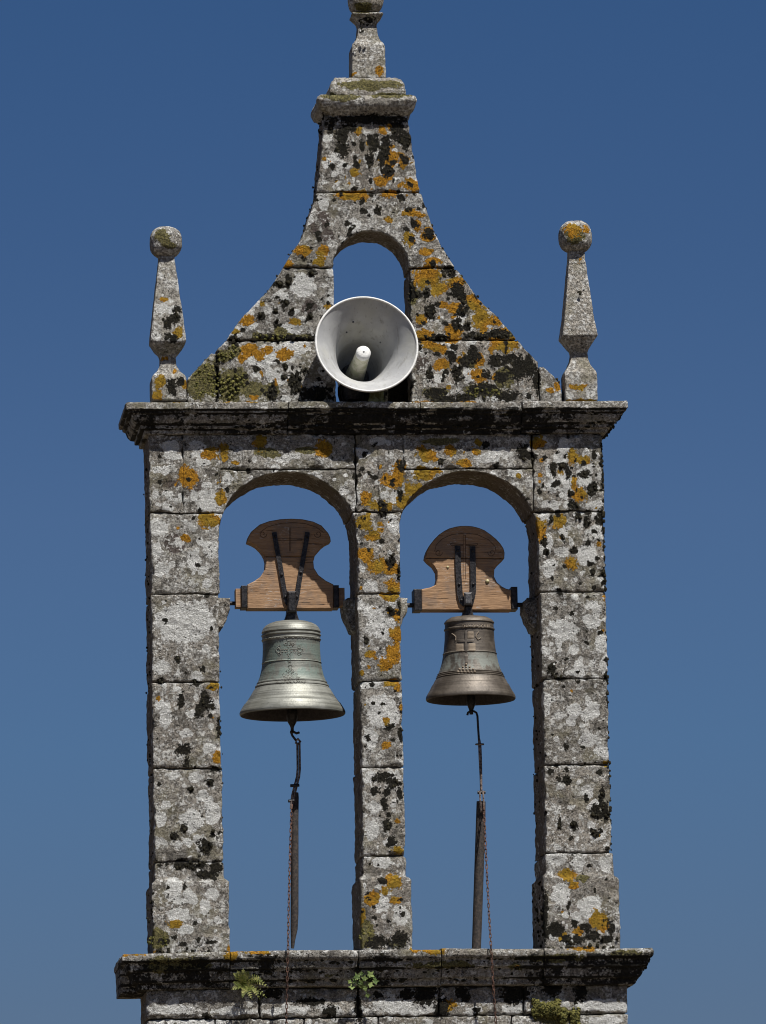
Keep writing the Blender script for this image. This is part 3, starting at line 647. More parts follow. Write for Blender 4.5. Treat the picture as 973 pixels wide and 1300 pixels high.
# finials
def finial(cx, Yc, levels, name='finial'):
    """levels: (half width, z) bottom to top, square in plan"""
    A = np.array(levels); L = np.concatenate([[0], np.cumsum(np.linalg.norm(np.diff(A, axis=0), axis=1))]); T = L/L[-1]
    def f(c):
        h = np.interp(c[:, 1], T, A[:, 0]); z = np.interp(c[:, 1], T, A[:, 1])
        return np.stack([cx+(2*c[:, 0]-1)*h, Yc+(2*c[:, 2]-1)*h, z], 1)
    return stone(f, .18, L[-1], .18, r=.008, step=.009, dstep=.012, name=name, front=Yc-.13, rough=.28, chipk=.3, bare=False, mat='pale_stone')
def ball(parent, cx, Yc, cz, rx, rz, name='ball', flat=.8):
    bm = bmesh.new(); bmesh.ops.create_icosphere(bm, subdivisions=5, radius=1.0)
    bm.verts.ensure_lookup_table(); co = np.array([v.co[:] for v in bm.verts]); F = np.array([[v.index for v in f.verts] for f in bm.faces]); bm.free()
    s = np.sign(co); co = s*np.abs(co)**flat; co /= np.max(np.abs(co))
    co = co*np.array([rx, rx, rz])+np.array([cx, Yc, cz]); raw = co.copy(); co = roughen(co, .5)
    o = link_mesh(name, co, F, M['pale_stone'], parent); lichen(o.data, raw, None, Yc-.14); return o
def zy(y, Y, x=471): return P(x, y, Y)[1]
def xx(x, y, Y): return P(x, y, Y)[0]
YF = .13
for (cpx, ys, hw, bc, br) in (
    (213.5, [512, 484, 480, 474, 466, 456, 452, 441, 436, 400, 331, 318], [.1110, .1110, .104, .075, .052, .050, .058, .100, .1145, .094, .051, .048], (210.5, 306.5), (.103, .103)),
    (735.5, [512, 478, 474, 466, 458, 450, 446, 434, 429.5, 400, 329, 314], [.1050, .1050, .098, .072, .056, .052, .058, .098, .1150, .092, .052, .050], (730.5, 299.8), (.107, .105))):
    cy = 490
    cx = xx(cpx, cy, YF)
    lv = [(h, zy(y, YF, cpx)) for y, h in zip(ys, hw)]
    fo = finial(cx, YF, lv)
    bx, bz = P(*bc, YF); ball(fo, bx, YF, bz-.008, *br)
cx = xx(466, 60, YC)
lv = [(h, zy(y, YC, 466)) for y, h in zip([104, 64, 60, 54, 46, 36, 30, 24, 21.5, 20], [.112, .108, .102, .078, .066, .060, .066, .092, .103, .098])]
fo = finial(cx, YC, lv); bx, bz = P(464.2, -4, YC); ball(fo, bx, YC, bz, .116, .122, flat=.68)

# corbels carrying the axle ends
def corbel(pts, y0, y1):
    V, F = prism(loc3(pts, (y0+y1)/2), y0, y1, .008)
    o = link_mesh('corbel', V, F, M['stone'], GABLE, True); 
    bm = bmesh.new(); bm.from_mesh(o.data); bmesh.ops.triangulate(bm, faces=[f for f in bm.faces if len(f.verts) > 4])
    bmesh.ops.subdivide_edges(bm, edges=bm.edges[:], cuts=3, use_grid_fill=True); bm.to_mesh(o.data); bm.free()
    co = np.array([v.co[:] for v in o.data.vertices]); co2 = roughen(co, 1.2); o.data.vertices.foreach_set('co', co2.ravel().astype(np.float32))
    o.data.polygons.foreach_set('use_smooth', [True]*len(o.data.polygons)); sharpen(o, 40)
    lichen(o.data, co2, np.full(len(co), .35))
corbel([(274, 762), (291, 763), (291, 775), (286, 790), (280, 801), (270, 801)], .19, .42)
corbel([(434, 766), (441, 762), (456, 762), (456, 808), (446, 804), (442, 798), (436, 782)], .19, .42)
corbel([(505, 762), (515, 762), (514, 780), (505, 800)], .19, .42)
corbel([(663, 766), (668, 762), (684, 762), (684, 806), (675, 802), (668, 790), (663, 778)], .19, .42)

# ------------------------------------------------------------------ moss tufts
ico = bmesh.new(); bmesh.ops.create_icosphere(ico, subdivisions=2, radius=1.0); ico.verts.ensure_lookup_table()
IV = np.array([v.co[:] for v in ico.verts]); IF = np.array([[v.index for v in f.verts] for f in ico.faces]); ico.free()
class Tufts:
    def __init__(s): s.V = []; s.F = []; s.n = 0
    def add(s, c, r, sq=(1, .6, 1.2)):
        d = IV*(1+vn(IV*1.0+rng.random(3)*20, 2.3)[:, None]*.9)*np.array(sq)*r
        s.V.append(d+np.array(c)); s.F.append(IF+s.n); s.n += len(IV)
    def build(s, name, mat, label=None):
        o = link_mesh(name, np.concatenate(s.V), np.concatenate(s.F), mat, GABLE); o['kind'] = 'stuff'
        if label: o['label'] = label
T = Tufts()
for (a, b, c, d) in BK:
    if 512 < b < 552 or b > 1200: continue
    Y = .0 if b > 515 else (.06 if 236 < a < 712 else .03)
    n = int(1+c*d/16)
    if c*d > 170: n = 6
    for _ in range(min(n, 14)):
        th, rr = random.uniform(0, 6.28), math.sqrt(random.random())*.85
        x, z = P(a+math.cos(th)*rr*c, b+math.sin(th)*rr*d, Y)
        if b > 515 and a > 700: x = min(x, 1.416)
        if 660 < b < 1110 and 440 < a < 520: x = min(x, .096)
        T.add((x, Y+.001, z), random.uniform(.0045, .011), (1, .45, random.uniform(1, 1.6)))
def edge(pts, n, dy0, dy1, r0=.006, r1=.012, sp=.004):
    for _ in range(n):
        t = random.random()*(len(pts)-1); i = int(t); t -= i
        x = pts[i][0]*(1-t)+pts[i+1][0]*t; z = pts[i][1]*(1-t)+pts[i+1][1]*t
        T.add((x+random.gauss(0, sp), random.uniform(dy0, dy1), z+random.gauss(0, .005)), random.uniform(r0, r1))
edge([(1.412, -.5), (1.412, .50)], 420, .0, .25, .005, .011, .003)
edge([(1.414, -2.2), (1.414, -.5)], 150, .0, .25, .004, .010, .003)
edge([(-1.486, -2.2), (-1.486, .5)], 90, .1, .54, .003, .008, .003)
edge([(.096, -2.1), (.096, .0)], 60, .0, .3, .004, .009, .003)
edge([(-1.052, -2.1), (-1.052, -.6)], 30, .0, .3, .003, .008, .003)
edge([(.993, -2.8), (.993, -.1)], 70, .1, .54, .003, .008, .003)
edge([(.969, -2.8), (.969, -2.36)], 60, .0, .5, .005, .010)
edge(sorted(RO, key=lambda q: q[1])[1:], 150, GY0, GY1, .004, .009)
edge(sorted(LO, key=lambda q: q[1])[1:], 110, GY0, GY1, .004, .009)
edge([(1.53, .60), (1.45, .52)], 50, -.06, .5, .006, .011)
edge([(-1.60, .62), (-1.5, .52)], 50, -.06, .5, .006, .011)
edge([(1.63, -2.86), (1.56, -2.98)], 70, -.09, .5, .007, .013, .01)
for _ in range(330):      # black growth under the top cornice and on the ledge mouldings
    x = random.uniform(-1.5, 1.45); t = random.random()
    T.add((x, -.035-.06*t, .53+.12*t), random.uniform(.005, .012), (1.6, .6, .8))
for _ in range(420):
    x = random.uniform(-1.6, 1.55); t = random.random()
    T.add((x, -.07-.08*t, -3.0+.17*t), random.uniform(.006, .014), (1.5, .6, .9))
for _ in range(40):
    x = random.choice([random.uniform(-1.5, -1.04), random.uniform(-.18, .12), random.uniform(.98, 1.45)])
    T.add((x, -.03, -2.80+random.random()**2*.07), random.uniform(.005, .013))
T.build('black_moss', M['moss_black'], 'black cushion moss dotted over joints and edges of the granite')
T = Tufts()
for (a, b, c, d) in [(262, 484, 20, 22), (250, 498, 12, 10), (292, 492, 13, 16), (298, 446, 8, 8), (305, 482, 8, 10), (285, 454, 9, 6), (350, 428, 26, 3), (613, 498, 22, 6), (200, 1196, 14, 8), (464, 1190, 9, 10), (738, 1116, 7, 3)]:
    Y = 0.0 if b > 515 else .06
    if b > 1180: Y = -.02
    for _ in range(int(c*d/5)):
        th, rr = random.uniform(0, 6.28), math.sqrt(random.random())
        x, z = P(a+math.cos(th)*rr*c, b+math.sin(th)*rr*d, Y)
        if x < float(xL(z))+.02 and b < 515: continue
        T.add((x, Y, z), random.uniform(.005, .011), (1, .7, 1))
T.build('green_moss', M['moss_green'], 'olive green moss on the lower left of the gable')

# ------------------------------------------------------------------ bells
YB = .31
def interp_r(prof, z):
    A = sorted([(q[1], q[0]) for q in prof]); return float(np.interp(z, [a[0] for a in A], [a[1] for a in A]))
def bell(cpx, outer, inner, mat, label, patrange):
    cx = P(cpx, (outer[0][1]+outer[-1][1])/2, YB)[0]
    o = [(r/198.2, P(cpx, y, YB)[1]) for r, y in outer]; i = [(r/198.2, P(cpx, y, YB)[1]) for r, y in inner]
    # refine with intermediate rings
    t = thing('bell', label, 'bell', (cx, YB, o[-1][1]))
    V, F = lathe(o, (cx, YB), 128)
    b = link_mesh('bell_body', V, F, mat, t)
    sharpen(b, 28)
    co = np.array([v.co[:] for v in b.data.vertices])
    at = b.data.attributes.new('patina', 'FLOAT', 'POINT')
    z0, z1 = P(cpx, patrange[1], YB)[1], P(cpx, patrange[0], YB)[1]
    at.data.foreach_set('value', np.clip(np.minimum((co[:, 2]-z0)/.02, (z1-co[:, 2])/.02), 0, 1).astype(np.float32))
    V, F = lathe(i, (cx, YB), 96); link_mesh('bell_lining', V, F, M['bronze_in'], b)
    return t, cx, o, b
outer1 = [(0,789),(18,789.3),(22,790),(28,792),(32.5,794.6),(35.5,798),(37.2,802),(37.6,803.2),(36.6,804.4),(36.4,805.4),(37.6,806.2),(37.8,807.6),(36.9,809),(36.7,811.5),(37.7,812.6),(37.3,814),(36.4,815),(36.2,822),(36.6,832),(37.3,841.4),(38.1,842.4),(37.4,843.6),(38.4,850),(40.6,859),(43.4,866.2),(44.6,867),(44.8,868.2),(44.2,869),(46.6,871),(46.9,872.3),(46.3,873.2),(48.6,876),(51.5,881),(55.6,887.5),(60,893.5),(61,894),(64,898.8),(66.2,902.6),(67,905),(66.8,907),(65.6,908.2)]
inner1 = [(65.6,908.2),(62,907),(57,898),(45,880),(36,860),(33,840),(31,810),(20,800),(0,799)]
outer2 = [(0,782.8),(16,783.2),(24,784.6),(29,787.4),(31.4,790),(32,791.5),(31,792.4),(31.1,798.2),(32.3,799.2),(32.3,800.4),(31.3,801.4),(31.6,812),(32.8,824),(33.6,829.6),(34.6,830.6),(34,832),(36,842),(38.5,850),(40.6,855),(41.8,855.8),(41.4,857),(42.8,858),(42.4,859.3),(43.8,860.3),(43.4,861.6),(45.2,864),(48,869.6),(49,870.2),(51.6,875.6),(54.6,880.6),(56.3,883.5),(57,886),(56.8,888),(56,889)]
inner2 = [(56,889),(53,887.5),(48,878),(40,862),(33,845),(29,815),(18,797),(0,795)]
t1, c1, o1, b1 = bell(370.6, outer1, inner1, M['bronze_pale'], 'larger pale green-grey bronze bell under the left arch', (815, 868))
t2, c2, o2, b2 = bell(596.8, outer2, inner2, M['bronze_brown'], 'smaller brown bronze bell under the right arch, rubbed patches round its cross', (830, 856))
def onbell(cx, prof, cpx, off, px, py, lift=0.0):
    """point on the bell wall seen at px, py; cross faces the camera side"""
    z = P(cpx, py, YB)[1]
    for _ in range(3):
        r = interp_r(prof, z); a = -math.pi/2-AZ+math.asin(max(-.99, min(.99, (px-cpx)/198.2/r)))
        Yp = YB+r*math.sin(a); z = P(px, py, Yp)[1]
    r = interp_r(prof, z)+lift
    return Vector((cx+r*math.cos(a), YB+r*math.sin(a), z))
def beads(cx, prof, cpx, pts, rad):
    m = MB()
    for px, py, k in pts:
        c = onbell(cx, prof, cpx, 0, px, py)
        m.add([c+Vector(v)*rad*k for v in IV[:]], IF.tolist())
    return m
# left bell: fleury cross on a stepped calvary in raised ornament
pts = []
def ring(cx_, cy_, r, n=9, k=1.0):
    for j in range(n): a = 2*math.pi*j/n; pts.append((cx_+r*math.cos(a), cy_+r*math.sin(a), k*random.uniform(.8, 1.2)))
CX, CY = 368.3, 825.5
for s_ in (-1, 1):
    for j in range(8): pts.append((CX+s_*(2+j*1.4), CY-1.2, 1)); pts.append((CX+s_*(2+j*1.4), CY+1.6, 1))
    ring(CX+s_*14, CY, 2.6); ring(CX+s_*12.5, CY-4.6, 1.7, 6); ring(CX+s_*12.5, CY+4.8, 1.7, 6)
for j in range(9): pts.append((CX-1.4, CY-9+j*2.6, 1)); pts.append((CX+1.6, CY-9+j*2.6, 1))
ring(CX, CY-9.5, 2.6); ring(CX-4.4, CY-8, 1.7, 6); ring(CX+4.6, CY-8, 1.7, 6); ring(CX+.4, CY+15.5, 1.6, 6)
ring(CX+.8, 846.5, 2.4)
for rw, (yy, k) in enumerate([(852, 2), (856.5, 4), (861, 5), (865, 8)]):
    for j in range(k): ring(CX+.8+(j-(k-1)/2)*5.0, yy+random.uniform(-.6, .6), 1.7, 7, .9)
beads(c1, o1, 370.6, pts, .0031).build('relief_cross', M['bronze_pale'], b1, True, None)
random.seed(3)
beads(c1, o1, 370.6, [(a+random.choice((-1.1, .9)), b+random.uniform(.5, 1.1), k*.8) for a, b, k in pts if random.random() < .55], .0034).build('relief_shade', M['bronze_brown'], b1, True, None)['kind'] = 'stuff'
# worn frieze under the shoulder
pts = []
for j in range(90):
    px = 370.6+36*math.sin(-1.4+2.8*j/90); pts.append((px, 810+random.uniform(-1, 1), random.uniform(.5, 1.3)))
beads(c1, o1, 370.6, pts, .0030).build('relief_frieze', M['bronze_pale'], b1, True, None)
# right bell: latin cross, calvary of studs, rubbed panels, lettered band
def strip(cx, prof, cpx, path, wpx, lift):
    m = MB(); V = []; F = []
    for px, py in path:
        pass
    return m
def patch_on(cx, prof, cpx, x0, x1, y0, y1, lift=.0022, nx=8, ny=8):
    V = []; F = []
    for j in range(ny+1):
        for i in range(nx+1):
            e = 0 if (i in (0, nx) or j in (0, ny)) else lift
            V.append(onbell(cx, prof, cpx, 0, x0+(x1-x0)*i/nx, y0+(y1-y0)*j/ny, e-.0004 if e == 0 else e))
    for j in range(ny):
        for i in range(nx): a = j*(nx+1)+i; F.append([a, a+1, a+nx+2, a+nx+1][::-1])
    return V, F
mb = MB()
for q in ((590.2, 593.6, 800, 829), (589.8, 593.8, 831, 843), (580, 602.5, 812, 815.4)): mb.add(*patch_on(c2, o2, 596.8, *q, lift=.004))
mb.build('relief_cross', M['bronze_brown'], b2, True, None)
for q in ((593.8, 602, 801.5, 811), (594.6, 604, 816.5, 827.2), (578.5, 588.8, 817, 827.5)):
    V, F = patch_on(c2, o2, 596.8, *q, lift=.0025); link_mesh('rubbed_panel', V, F, M['bronze_tan'], b2)
pts = []
for rw, k in enumerate([1, 3, 5, 6]):
    for j in range(k): pts.append((591.5+(j-(k-1)/2)*4.2, 843.5+rw*3.1, random.uniform(.8, 1.2)))
beads(c2, o2, 596.8, pts, .0075).build('relief_calvary', M['bronze_tan'], b2, True, None)
for pa in ([(574.5, 804.5), (577, 806), (579.5, 808.5), (579, 813)], [(608.5, 802), (606, 804.5), (604.5, 808), (607, 812), (610.5, 810)]):
    MB().tube([onbell(c2, o2, 596.8, 0, a, b, .002) for a, b in pa], .0035, 6).build('relief_scroll', M['bronze_tan'], b2)
# lettering cast on the shoulder band, letter by letter
STROKES = {'D': [[(0, 0), (0, 1), (.5, .9), (.7, .5), (.5, .1), (0, 0)]], 'A': [[(0, 0), (.38, 1), (.76, 0)], [(.15, .38), (.6, .38)]], 'X': [[(0, 0), (.7, 1)], [(0, 1), (.7, 0)]],
 'O': [[(.35, 0), (0, .3), (0, .7), (.35, 1), (.7, .7), (.7, .3), (.35, 0)]], 'P': [[(0, 0), (0, 1), (.55, .95), (.6, .6), (0, .48)]], 'S': [[(.6, .85), (.3, 1), (0, .75), (.6, .3), (.3, 0), (0, .15)]],
 'C': [[(.65, .85), (.35, 1), (0, .7), (0, .3), (.35, 0), (.65, .15)]], 'I': [[(.1, 0), (.1, 1)]], 'N': [[(0, 0), (0, 1), (.65, 0), (.65, 1)]]}
px = 588.0
for ch in 'DAX OPSCINI':
    if ch == ' ': px += 1.6; continue
    m = MB()
    for st in STROKES[ch]: m.tube([onbell(c2, o2, 596.8, 0, px+a*3.7, 797.4-b*4.3, .001) for a, b in st], .0026, 5)
    m.build('letter', M['bronze_tan'], b2, True, None); px += 1.9 if ch == 'I' else 3.7

# clappers
def zc(cpx, py): return P(cpx, py, YB)[1]
for (t, cx, cpx, top, pr) in ((t1, c1, 370.9, 806, [(3, 870), (4, 893), (6.5, 899), (7.4, 905), (7.2, 911), (5.6, 917), (3.0, 921.5), (2.1, 924), (2.1, 931)]),
                              (t2, c2, 598.6, 800, [(2.5, 860), (3.5, 878), (5.0, 884), (6.0, 890), (5.6, 894), (3.6, 899), (2.6, 902), (2.4, 907)])):
    x = P(cpx, 905, YB)[0]
    prof = [(0, zc(cpx, top))]+[(2/198, zc(cpx, top))]+[(r/198, zc(cpx, y)) for r, y in pr]+[(0, zc(cpx, pr[-1][1]))]
    V, F = lathe(prof, (x, YB), 24); o = link_mesh('clapper', V, F, M['iron'], t)

# ------------------------------------------------------------------ headstocks
YH0, YH1 = .245, .375
def yoke(label, low, upr, bands, stubs, axles, straps, bolts, carve, clasp, crown, strapw):
    xs = [q[0] for q in low]; cx, cz = P(sum(xs)/len(xs), 760, YH0)
    t = thing('headstock', label, 'headstock', (cx, .27, cz), 'wooden headstocks carrying the bells')
    for part in (low, upr):
        V, F = prism(loc3(part, YH0), YH0, YH1, .005); o = link_mesh('board', V, F, M['wood'], t, True); sharpen(o, 30)
        if part is upr: up_o = o
        else: low_o = o
    for (x0, x1, y0, y1) in stubs:
        a, b = P(x0, y1, YH0), P(x1, y0, YH0)
        MB().box(((a[0]+b[0])/2, YB, (a[1]+b[1])/2), (b[0]-a[0], .115, b[1]-a[1])).build('beam_end', M['wood'], t, False)
    for (x0, x1, y0, y1) in bands:
        a, b = P(x0, y1, YH0), P(x1, y0, YH0)
        V, F = prism([(a[0], a[1]), (b[0], a[1]), (b[0], b[1]), (a[0], b[1])], YH0-.008, YH1+.008, .004)
        link_mesh('iron_band', V, F, M['iron'], t, False)
    for (x0, x1, y, r) in axles:
        MB().tube([P3(x0, y, YB), P3(x1, y, YB)], r, 12).build('axle', M['iron'], t)
    for path in straps:
        m = MB(); V = []
        pts_ = [Vector(P(a, b, YH0)) for a, b in path]; hw = strapw/2/199
        for i, p in enumerate(pts_):
            d = (pts_[min(i+1, len(pts_)-1)]-pts_[max(i-1, 0)]).normalized(); nrm = Vector((-d.y, d.x))
            for sgn, yy in ((-1, YH0-.003), (-1, YH0-.013), (1, YH0-.013), (1, YH0-.003)):
                q = p+nrm*hw*sgn; V.append((q.x, yy, q.y))
        n = len(pts_); F = [[i*4+k, i*4+(k+1) % 4, (i+1)*4+(k+1) % 4, (i+1)*4+k] for i in range(n-1) for k in range(4)]+[[0, 1, 2, 3], [n*4-1, n*4-2, n*4-3, n*4-4]]
        so = m.add(V, F).build('strap', M['iron'], t, True, 30)
        for f_ in (.06, .5, .8):
            i = f_*(n-1); j = int(i); q = pts_[j].lerp(pts_[min(j+1, n-1)], i-j)
            MB().add([Vector((q.x, YH0-.013, q.y))+Vector(v)*.0095 for v in IV], IF.tolist()).build('rivet', M['iron'], so, True, None)
    for a, b, r in bolts:
        MB().add([P3(a, b, YH0)+Vector((v[0], v[1]*.7, v[2]))*r for v in IV], IF.tolist()).build('bolt', M['nail'], t, True, None)
    m = MB()
    for line in carve: m.tube([P3(a, b, YH0+.0002) for a, b in line], .0021, 5)
    m.build('carved_lines', M['groove'], up_o)
    # clasp and crown
    x0, x1, y0, y1 = clasp
    a, b = P(x0, y1, YH0), P(x1, y0, YH0)
    V, F = prism([(a[0], a[1]), (b[0], a[1]), (b[0], b[1]), (a[0], b[1])], YH0-.045, YH0-.002, .010); o = link_mesh('clasp', V, F, M['iron_grey' if crown[0][0] > 500 else 'iron'], t, False)
    bm = bmesh.new(); bm.from_mesh(o.data); bm.to_mesh(o.data); bm.free()
    c_ = loc3(crown, .29); V, F = prism(c_, YH0-.012, YH1-.0, .01); link_mesh('crown_iron', V, F, M['iron'], t, False)
    return t
low1 = [(314.4, 772.7), (423.6, 772.7), (423.6, 741.8), (413.9, 737), (404.6, 730), (398.9, 720.8), (398.2, 712.7), (399.6, 707), (336.5, 707), (337.8, 712), (337.2, 722), (330.8, 732.3), (322.7, 738), (314.4, 742)]
up1 = [(336.3, 706.4), (399.8, 706.4), (401.6, 703), (409.2, 694.2), (414.5, 690), (420.3, 687.3), (419.6, 682), (417, 676.5), (408.5, 667), (398, 662), (384, 659), (370, 658.3), (356, 659), (342, 661.5), (330, 665.8), (319, 675), (315.5, 681), (314.2, 687.3), (320.5, 689.8), (326, 693), (331, 698), (334.2, 702.3)]
swirl = lambda cx_, cy_, s_: [(cx_+s_*(r*math.cos(a)), cy_+r*math.sin(a)) for a, r in [(k*.6, 5.2-k*.33) for k in range(14)]]
yoke('dark brown wooden headstock with straps in a V, holding up the larger pale bell', low1, up1,
     [(307, 314, 743.5, 771.5), (424, 430.3, 743, 771.5)], [(300, 307.2, 747, 770), (430.3, 437.8, 746, 769)],
     [(276, 301, 766, .013), (437, 452, 766, .013)],
     [[(348.2, 676), (350.5, 690), (353, 704), (356.5, 722), (359, 738), (361.5, 752), (363.5, 762), (366.5, 768)], [(390.5, 676), (388.5, 690), (386, 704), (383.5, 718), (380.5, 736), (378, 752), (376.5, 762), (374.5, 768)]],
     [], [[(368, 670), (368, 700)], [(369.4, 670), (369.4, 700)], [(353, 684), (384, 684)], [(353, 686), (384, 686)], [(330, 676), (340, 669), (356, 664.5), (372, 663.5), (388, 664.8), (402, 669.5), (411, 676)], swirl(334, 678, 1), swirl(404, 678, -1)],
     (365, 375.6, 751.5, 778), [(365, 771), (375.6, 771), (376.5, 780), (380, 791), (360, 791), (364, 780)], 6.0)
low2 = [(535.5, 774.4), (649.6, 774.4), (649.6, 748.6), (643, 747.3), (637.8, 744.7), (631.3, 739.3), (627.5, 731.8), (628, 723), (633.5, 715.7), (640.2, 709.4), (541, 709), (544, 712.4), (550.6, 717.8), (554.9, 725), (555.5, 734), (553.4, 742.6), (546.3, 745.8), (535.5, 748)]
up2 = [(540.2, 708.4), (640.6, 708.8), (641, 701.7), (639.5, 696), (635.6, 690), (630, 684), (622.7, 678), (615.5, 673), (607.6, 669.8), (600, 668), (592.6, 667.4), (586, 667.5), (579.7, 668.3), (571, 670.6), (564.6, 673.7), (557.5, 678.6), (551.7, 684.4), (546.5, 691), (543, 697.4), (541, 703)]
yoke('brown wooden headstock with parallel straps and rounded top, holding up the smaller bell', low2, up2,
     [(526, 535.4, 748, 775), (649.7, 657, 745, 773.5)], [], [(506, 526.4, 768.5, .015), (656, 674, 768, .015)],
     [[(581, 693.5), (581.5, 710), (582, 725), (583, 742), (584, 755), (586.5, 764), (591, 768)], [(600, 694), (600.3, 710), (600.8, 725), (601, 742), (600.6, 753), (598.5, 763), (596, 768)]],
     [(568.7, 720, .009), (619, 738, .014)],
     [[(588.3, 679.5), (588.3, 735)], [(591.4, 679.5), (591.4, 735)], [(588.3, 679.5), (591.4, 679.5)], [(572, 690), (588.3, 691.4)], [(572, 691), (574, 692.6), (588.3, 692.8)], [(591.4, 691.4), (607, 690)], [(591.4, 692.8), (605, 692.6), (607, 691)], [(552, 700), (554, 692), (562, 684), (574, 678.6), (590, 676.8), (606, 678.6), (620, 685), (629, 694), (630, 700)], swirl(557, 701.5, 1), swirl(624.5, 701.5, -1)],
     (588.8, 598.6, 753, 769), [(589, 770), (598.5, 770), (599, 778), (602, 786), (584.5, 786), (588.4, 778)], 7.2)

# ------------------------------------------------------------------ linkages, poles, chains
def chainlink():
    m = MB(); L, r = .0135, .0062; pts_ = []
    for k in range(16):
        a = 2*math.pi*k/16; pts_.append(Vector((r*math.cos(a), 0, r*math.sin(a)+(L-r*.4 if math.sin(a) > 0 else -(L-r*.4)))))
    n = 6; V = []
    for i, p in enumerate(pts_):
        t = (pts_[(i+1) % 16]-pts_[i-1]).normalized(); a = Vector((0, 1, 0)); b = t.cross(a)
        for k in range(n): th = 2*math.pi*k/n; V.append(p+(a*math.cos(th)+b*math.sin(th))*.0027)
    F = [[i*n+k, ((i+1) % 16)*n+k, ((i+1) % 16)*n+(k+1) % n, i*n+(k+1) % n] for i in range(16) for k in range(n)]
    m.add(V, F); o = m.build('chain_link', M['rust'], None, True, None); me = o.data; bpy.data.objects.remove(o); return me
LINK = chainlink()
def chain(path, label):
    pts_ = [Vector(p) for p in path]; t = thing('chain', label, 'chain', pts_[-1], 'bell chains')
    seg = []; 
    for a, b in zip(pts_[:-1], pts_[1:]): seg.append((b-a).length)
    tot = sum(seg); pitch = .0285; n = int(tot/pitch)
    for i in range(n):
        d = i*pitch; j = 0
        while d > seg[j] and j < len(seg)-1: d -= seg[j]; j += 1
        p = pts_[j].lerp(pts_[j+1], d/seg[j]); dr = (pts_[j+1]-pts_[j]).normalized()
        o = bpy.data.objects.new('chain_link', LINK); COL.objects.link(o); o.parent = t; o.matrix_parent_inverse = parent_inverse(t)
        q = dr.to_track_quat('Z', 'Y'); q2 = q @ Matrix.Rotation(R_(20 if i % 2 else 110)+random.uniform(-.2, .2), 3, 'Z').to_quaternion()
        o.rotation_mode = 'QUATERNION'; o.rotation_quaternion = q2; o.location = p
    return t
chain([P3(370.5, 1019, .25), P3(368.6, 1080, .12), P3(366.6, 1160, -.07), P3(366, 1203, -.185), P3(364.8, 1240, -.19), P3(363.2, 1330, -.19)], 'thin rusty chain from the left bell hanging down over the ledge')
chain([P3(614.5, 1026, .25), P3(617, 1080, .13), P3(621, 1160, -.07), P3(623.5, 1200, -.185), P3(627, 1260, -.19), P3(632, 1330, -.19)], 'thin rusty chain from the right bell slanting down over the ledge')
# left linkage
t = thing('pull_rod', 'crooked pitted metal link hooked under the clapper of the larger bell', 'pull rod', P3(372, 1020, .27))
MB().tube([P3(369, 929, YB), P3(373, 929, YB-.01), P3(376.5, 931, YB-.01), P3(380, 930, YB)], .008, 8).build('hook', M['iron'], t)
MB().tube([P3(369.5, 929, YB), P3(371.5, 934, YB), P3(376, 940, YB)], .0075, 8).build('swivel', M['iron'], t)
MB().tube([P3(375.5, 941, YB), P3(378.5, 938, YB-.01), P3(381.5, 941.5, YB), P3(378.8, 944.6, YB-.01), P3(375.5, 942.6, YB)], .008, 8).build('eye', M['rod'], t)
m = MB()
for dx in (-1.4, 1.5):
    m.tube([P3(379+dx, 943, YB), P3(379.3+dx, 960, YB), P3(379.5+dx, 976, YB), P3(378.6+dx, 986, YB), P3(375.5+dx, 998, YB-.01), P3(372.5+dx, 1010, YB-.01), P3(370.6+dx*.7, 1024, YB-.02)], .0068, 8)
m.build('twin_bar', M['rod'], t)
for (x0, x1, y, r) in ((369, 380, 997.5, .010), (366.5, 373.5, 1017, .010)):
    MB().tube([P3(x0, y, .24), P3(x1, y-.6, .25)], r, 10).build('clamp_bolt', M['iron'], t)
MB().tube([P3(370, 1016, .24), P3(369.4, 1027, .24)], .007, 6).build('shackle_pin', M['rod'], t)
# right linkage
t = thing('pull_rod', 'straight thin metal rod with a ring, hooked under the clapper of the smaller bell', 'pull rod', P3(612, 1020, .27))
MB().tube([P3(593.5, 908, YB), P3(594.5, 904.6, YB), P3(597, 903, YB-.01), P3(602, 903, YB-.01), P3(605, 904.8, YB), P3(606.4, 909, YB), P3(607, 920, YB), P3(608.6, 944, YB)], .0072, 8).build('hook', M['iron'], t)
MB().tube([P3(608.5, 938, YB), P3(609.4, 947, YB), P3(610, 962, YB), P3(610.8, 985, YB), P3(611.2, 1004, YB)], [.0075, .011, .011, .009, .008], 8).build('rod', M['rod'], t)
mm = MB(); cxr, czr = P(609.2, 945, YB)
mm.tube([(cxr+.024*math.cos(a), YB+.012*math.sin(a)-.004, czr) for a in [k*math.pi/6 for k in range(13)]], .006, 6); mm.build('ring', M['rod'], t)
MB().tube([P3(606.5, 1006, YB-.01), P3(616.5, 1006, YB-.01)], .011, 8).build('clamp_bolt', M['iron'], t)
for a in (-2, 2.2): MB().tube([P3(611.4+a, 1004, YB-.03), P3(612+a, 1017, YB-.045), P3(613.2+a*.6, 1030, YB-.045)], .0062, 6).build('fork_bar', M['rod'], t)
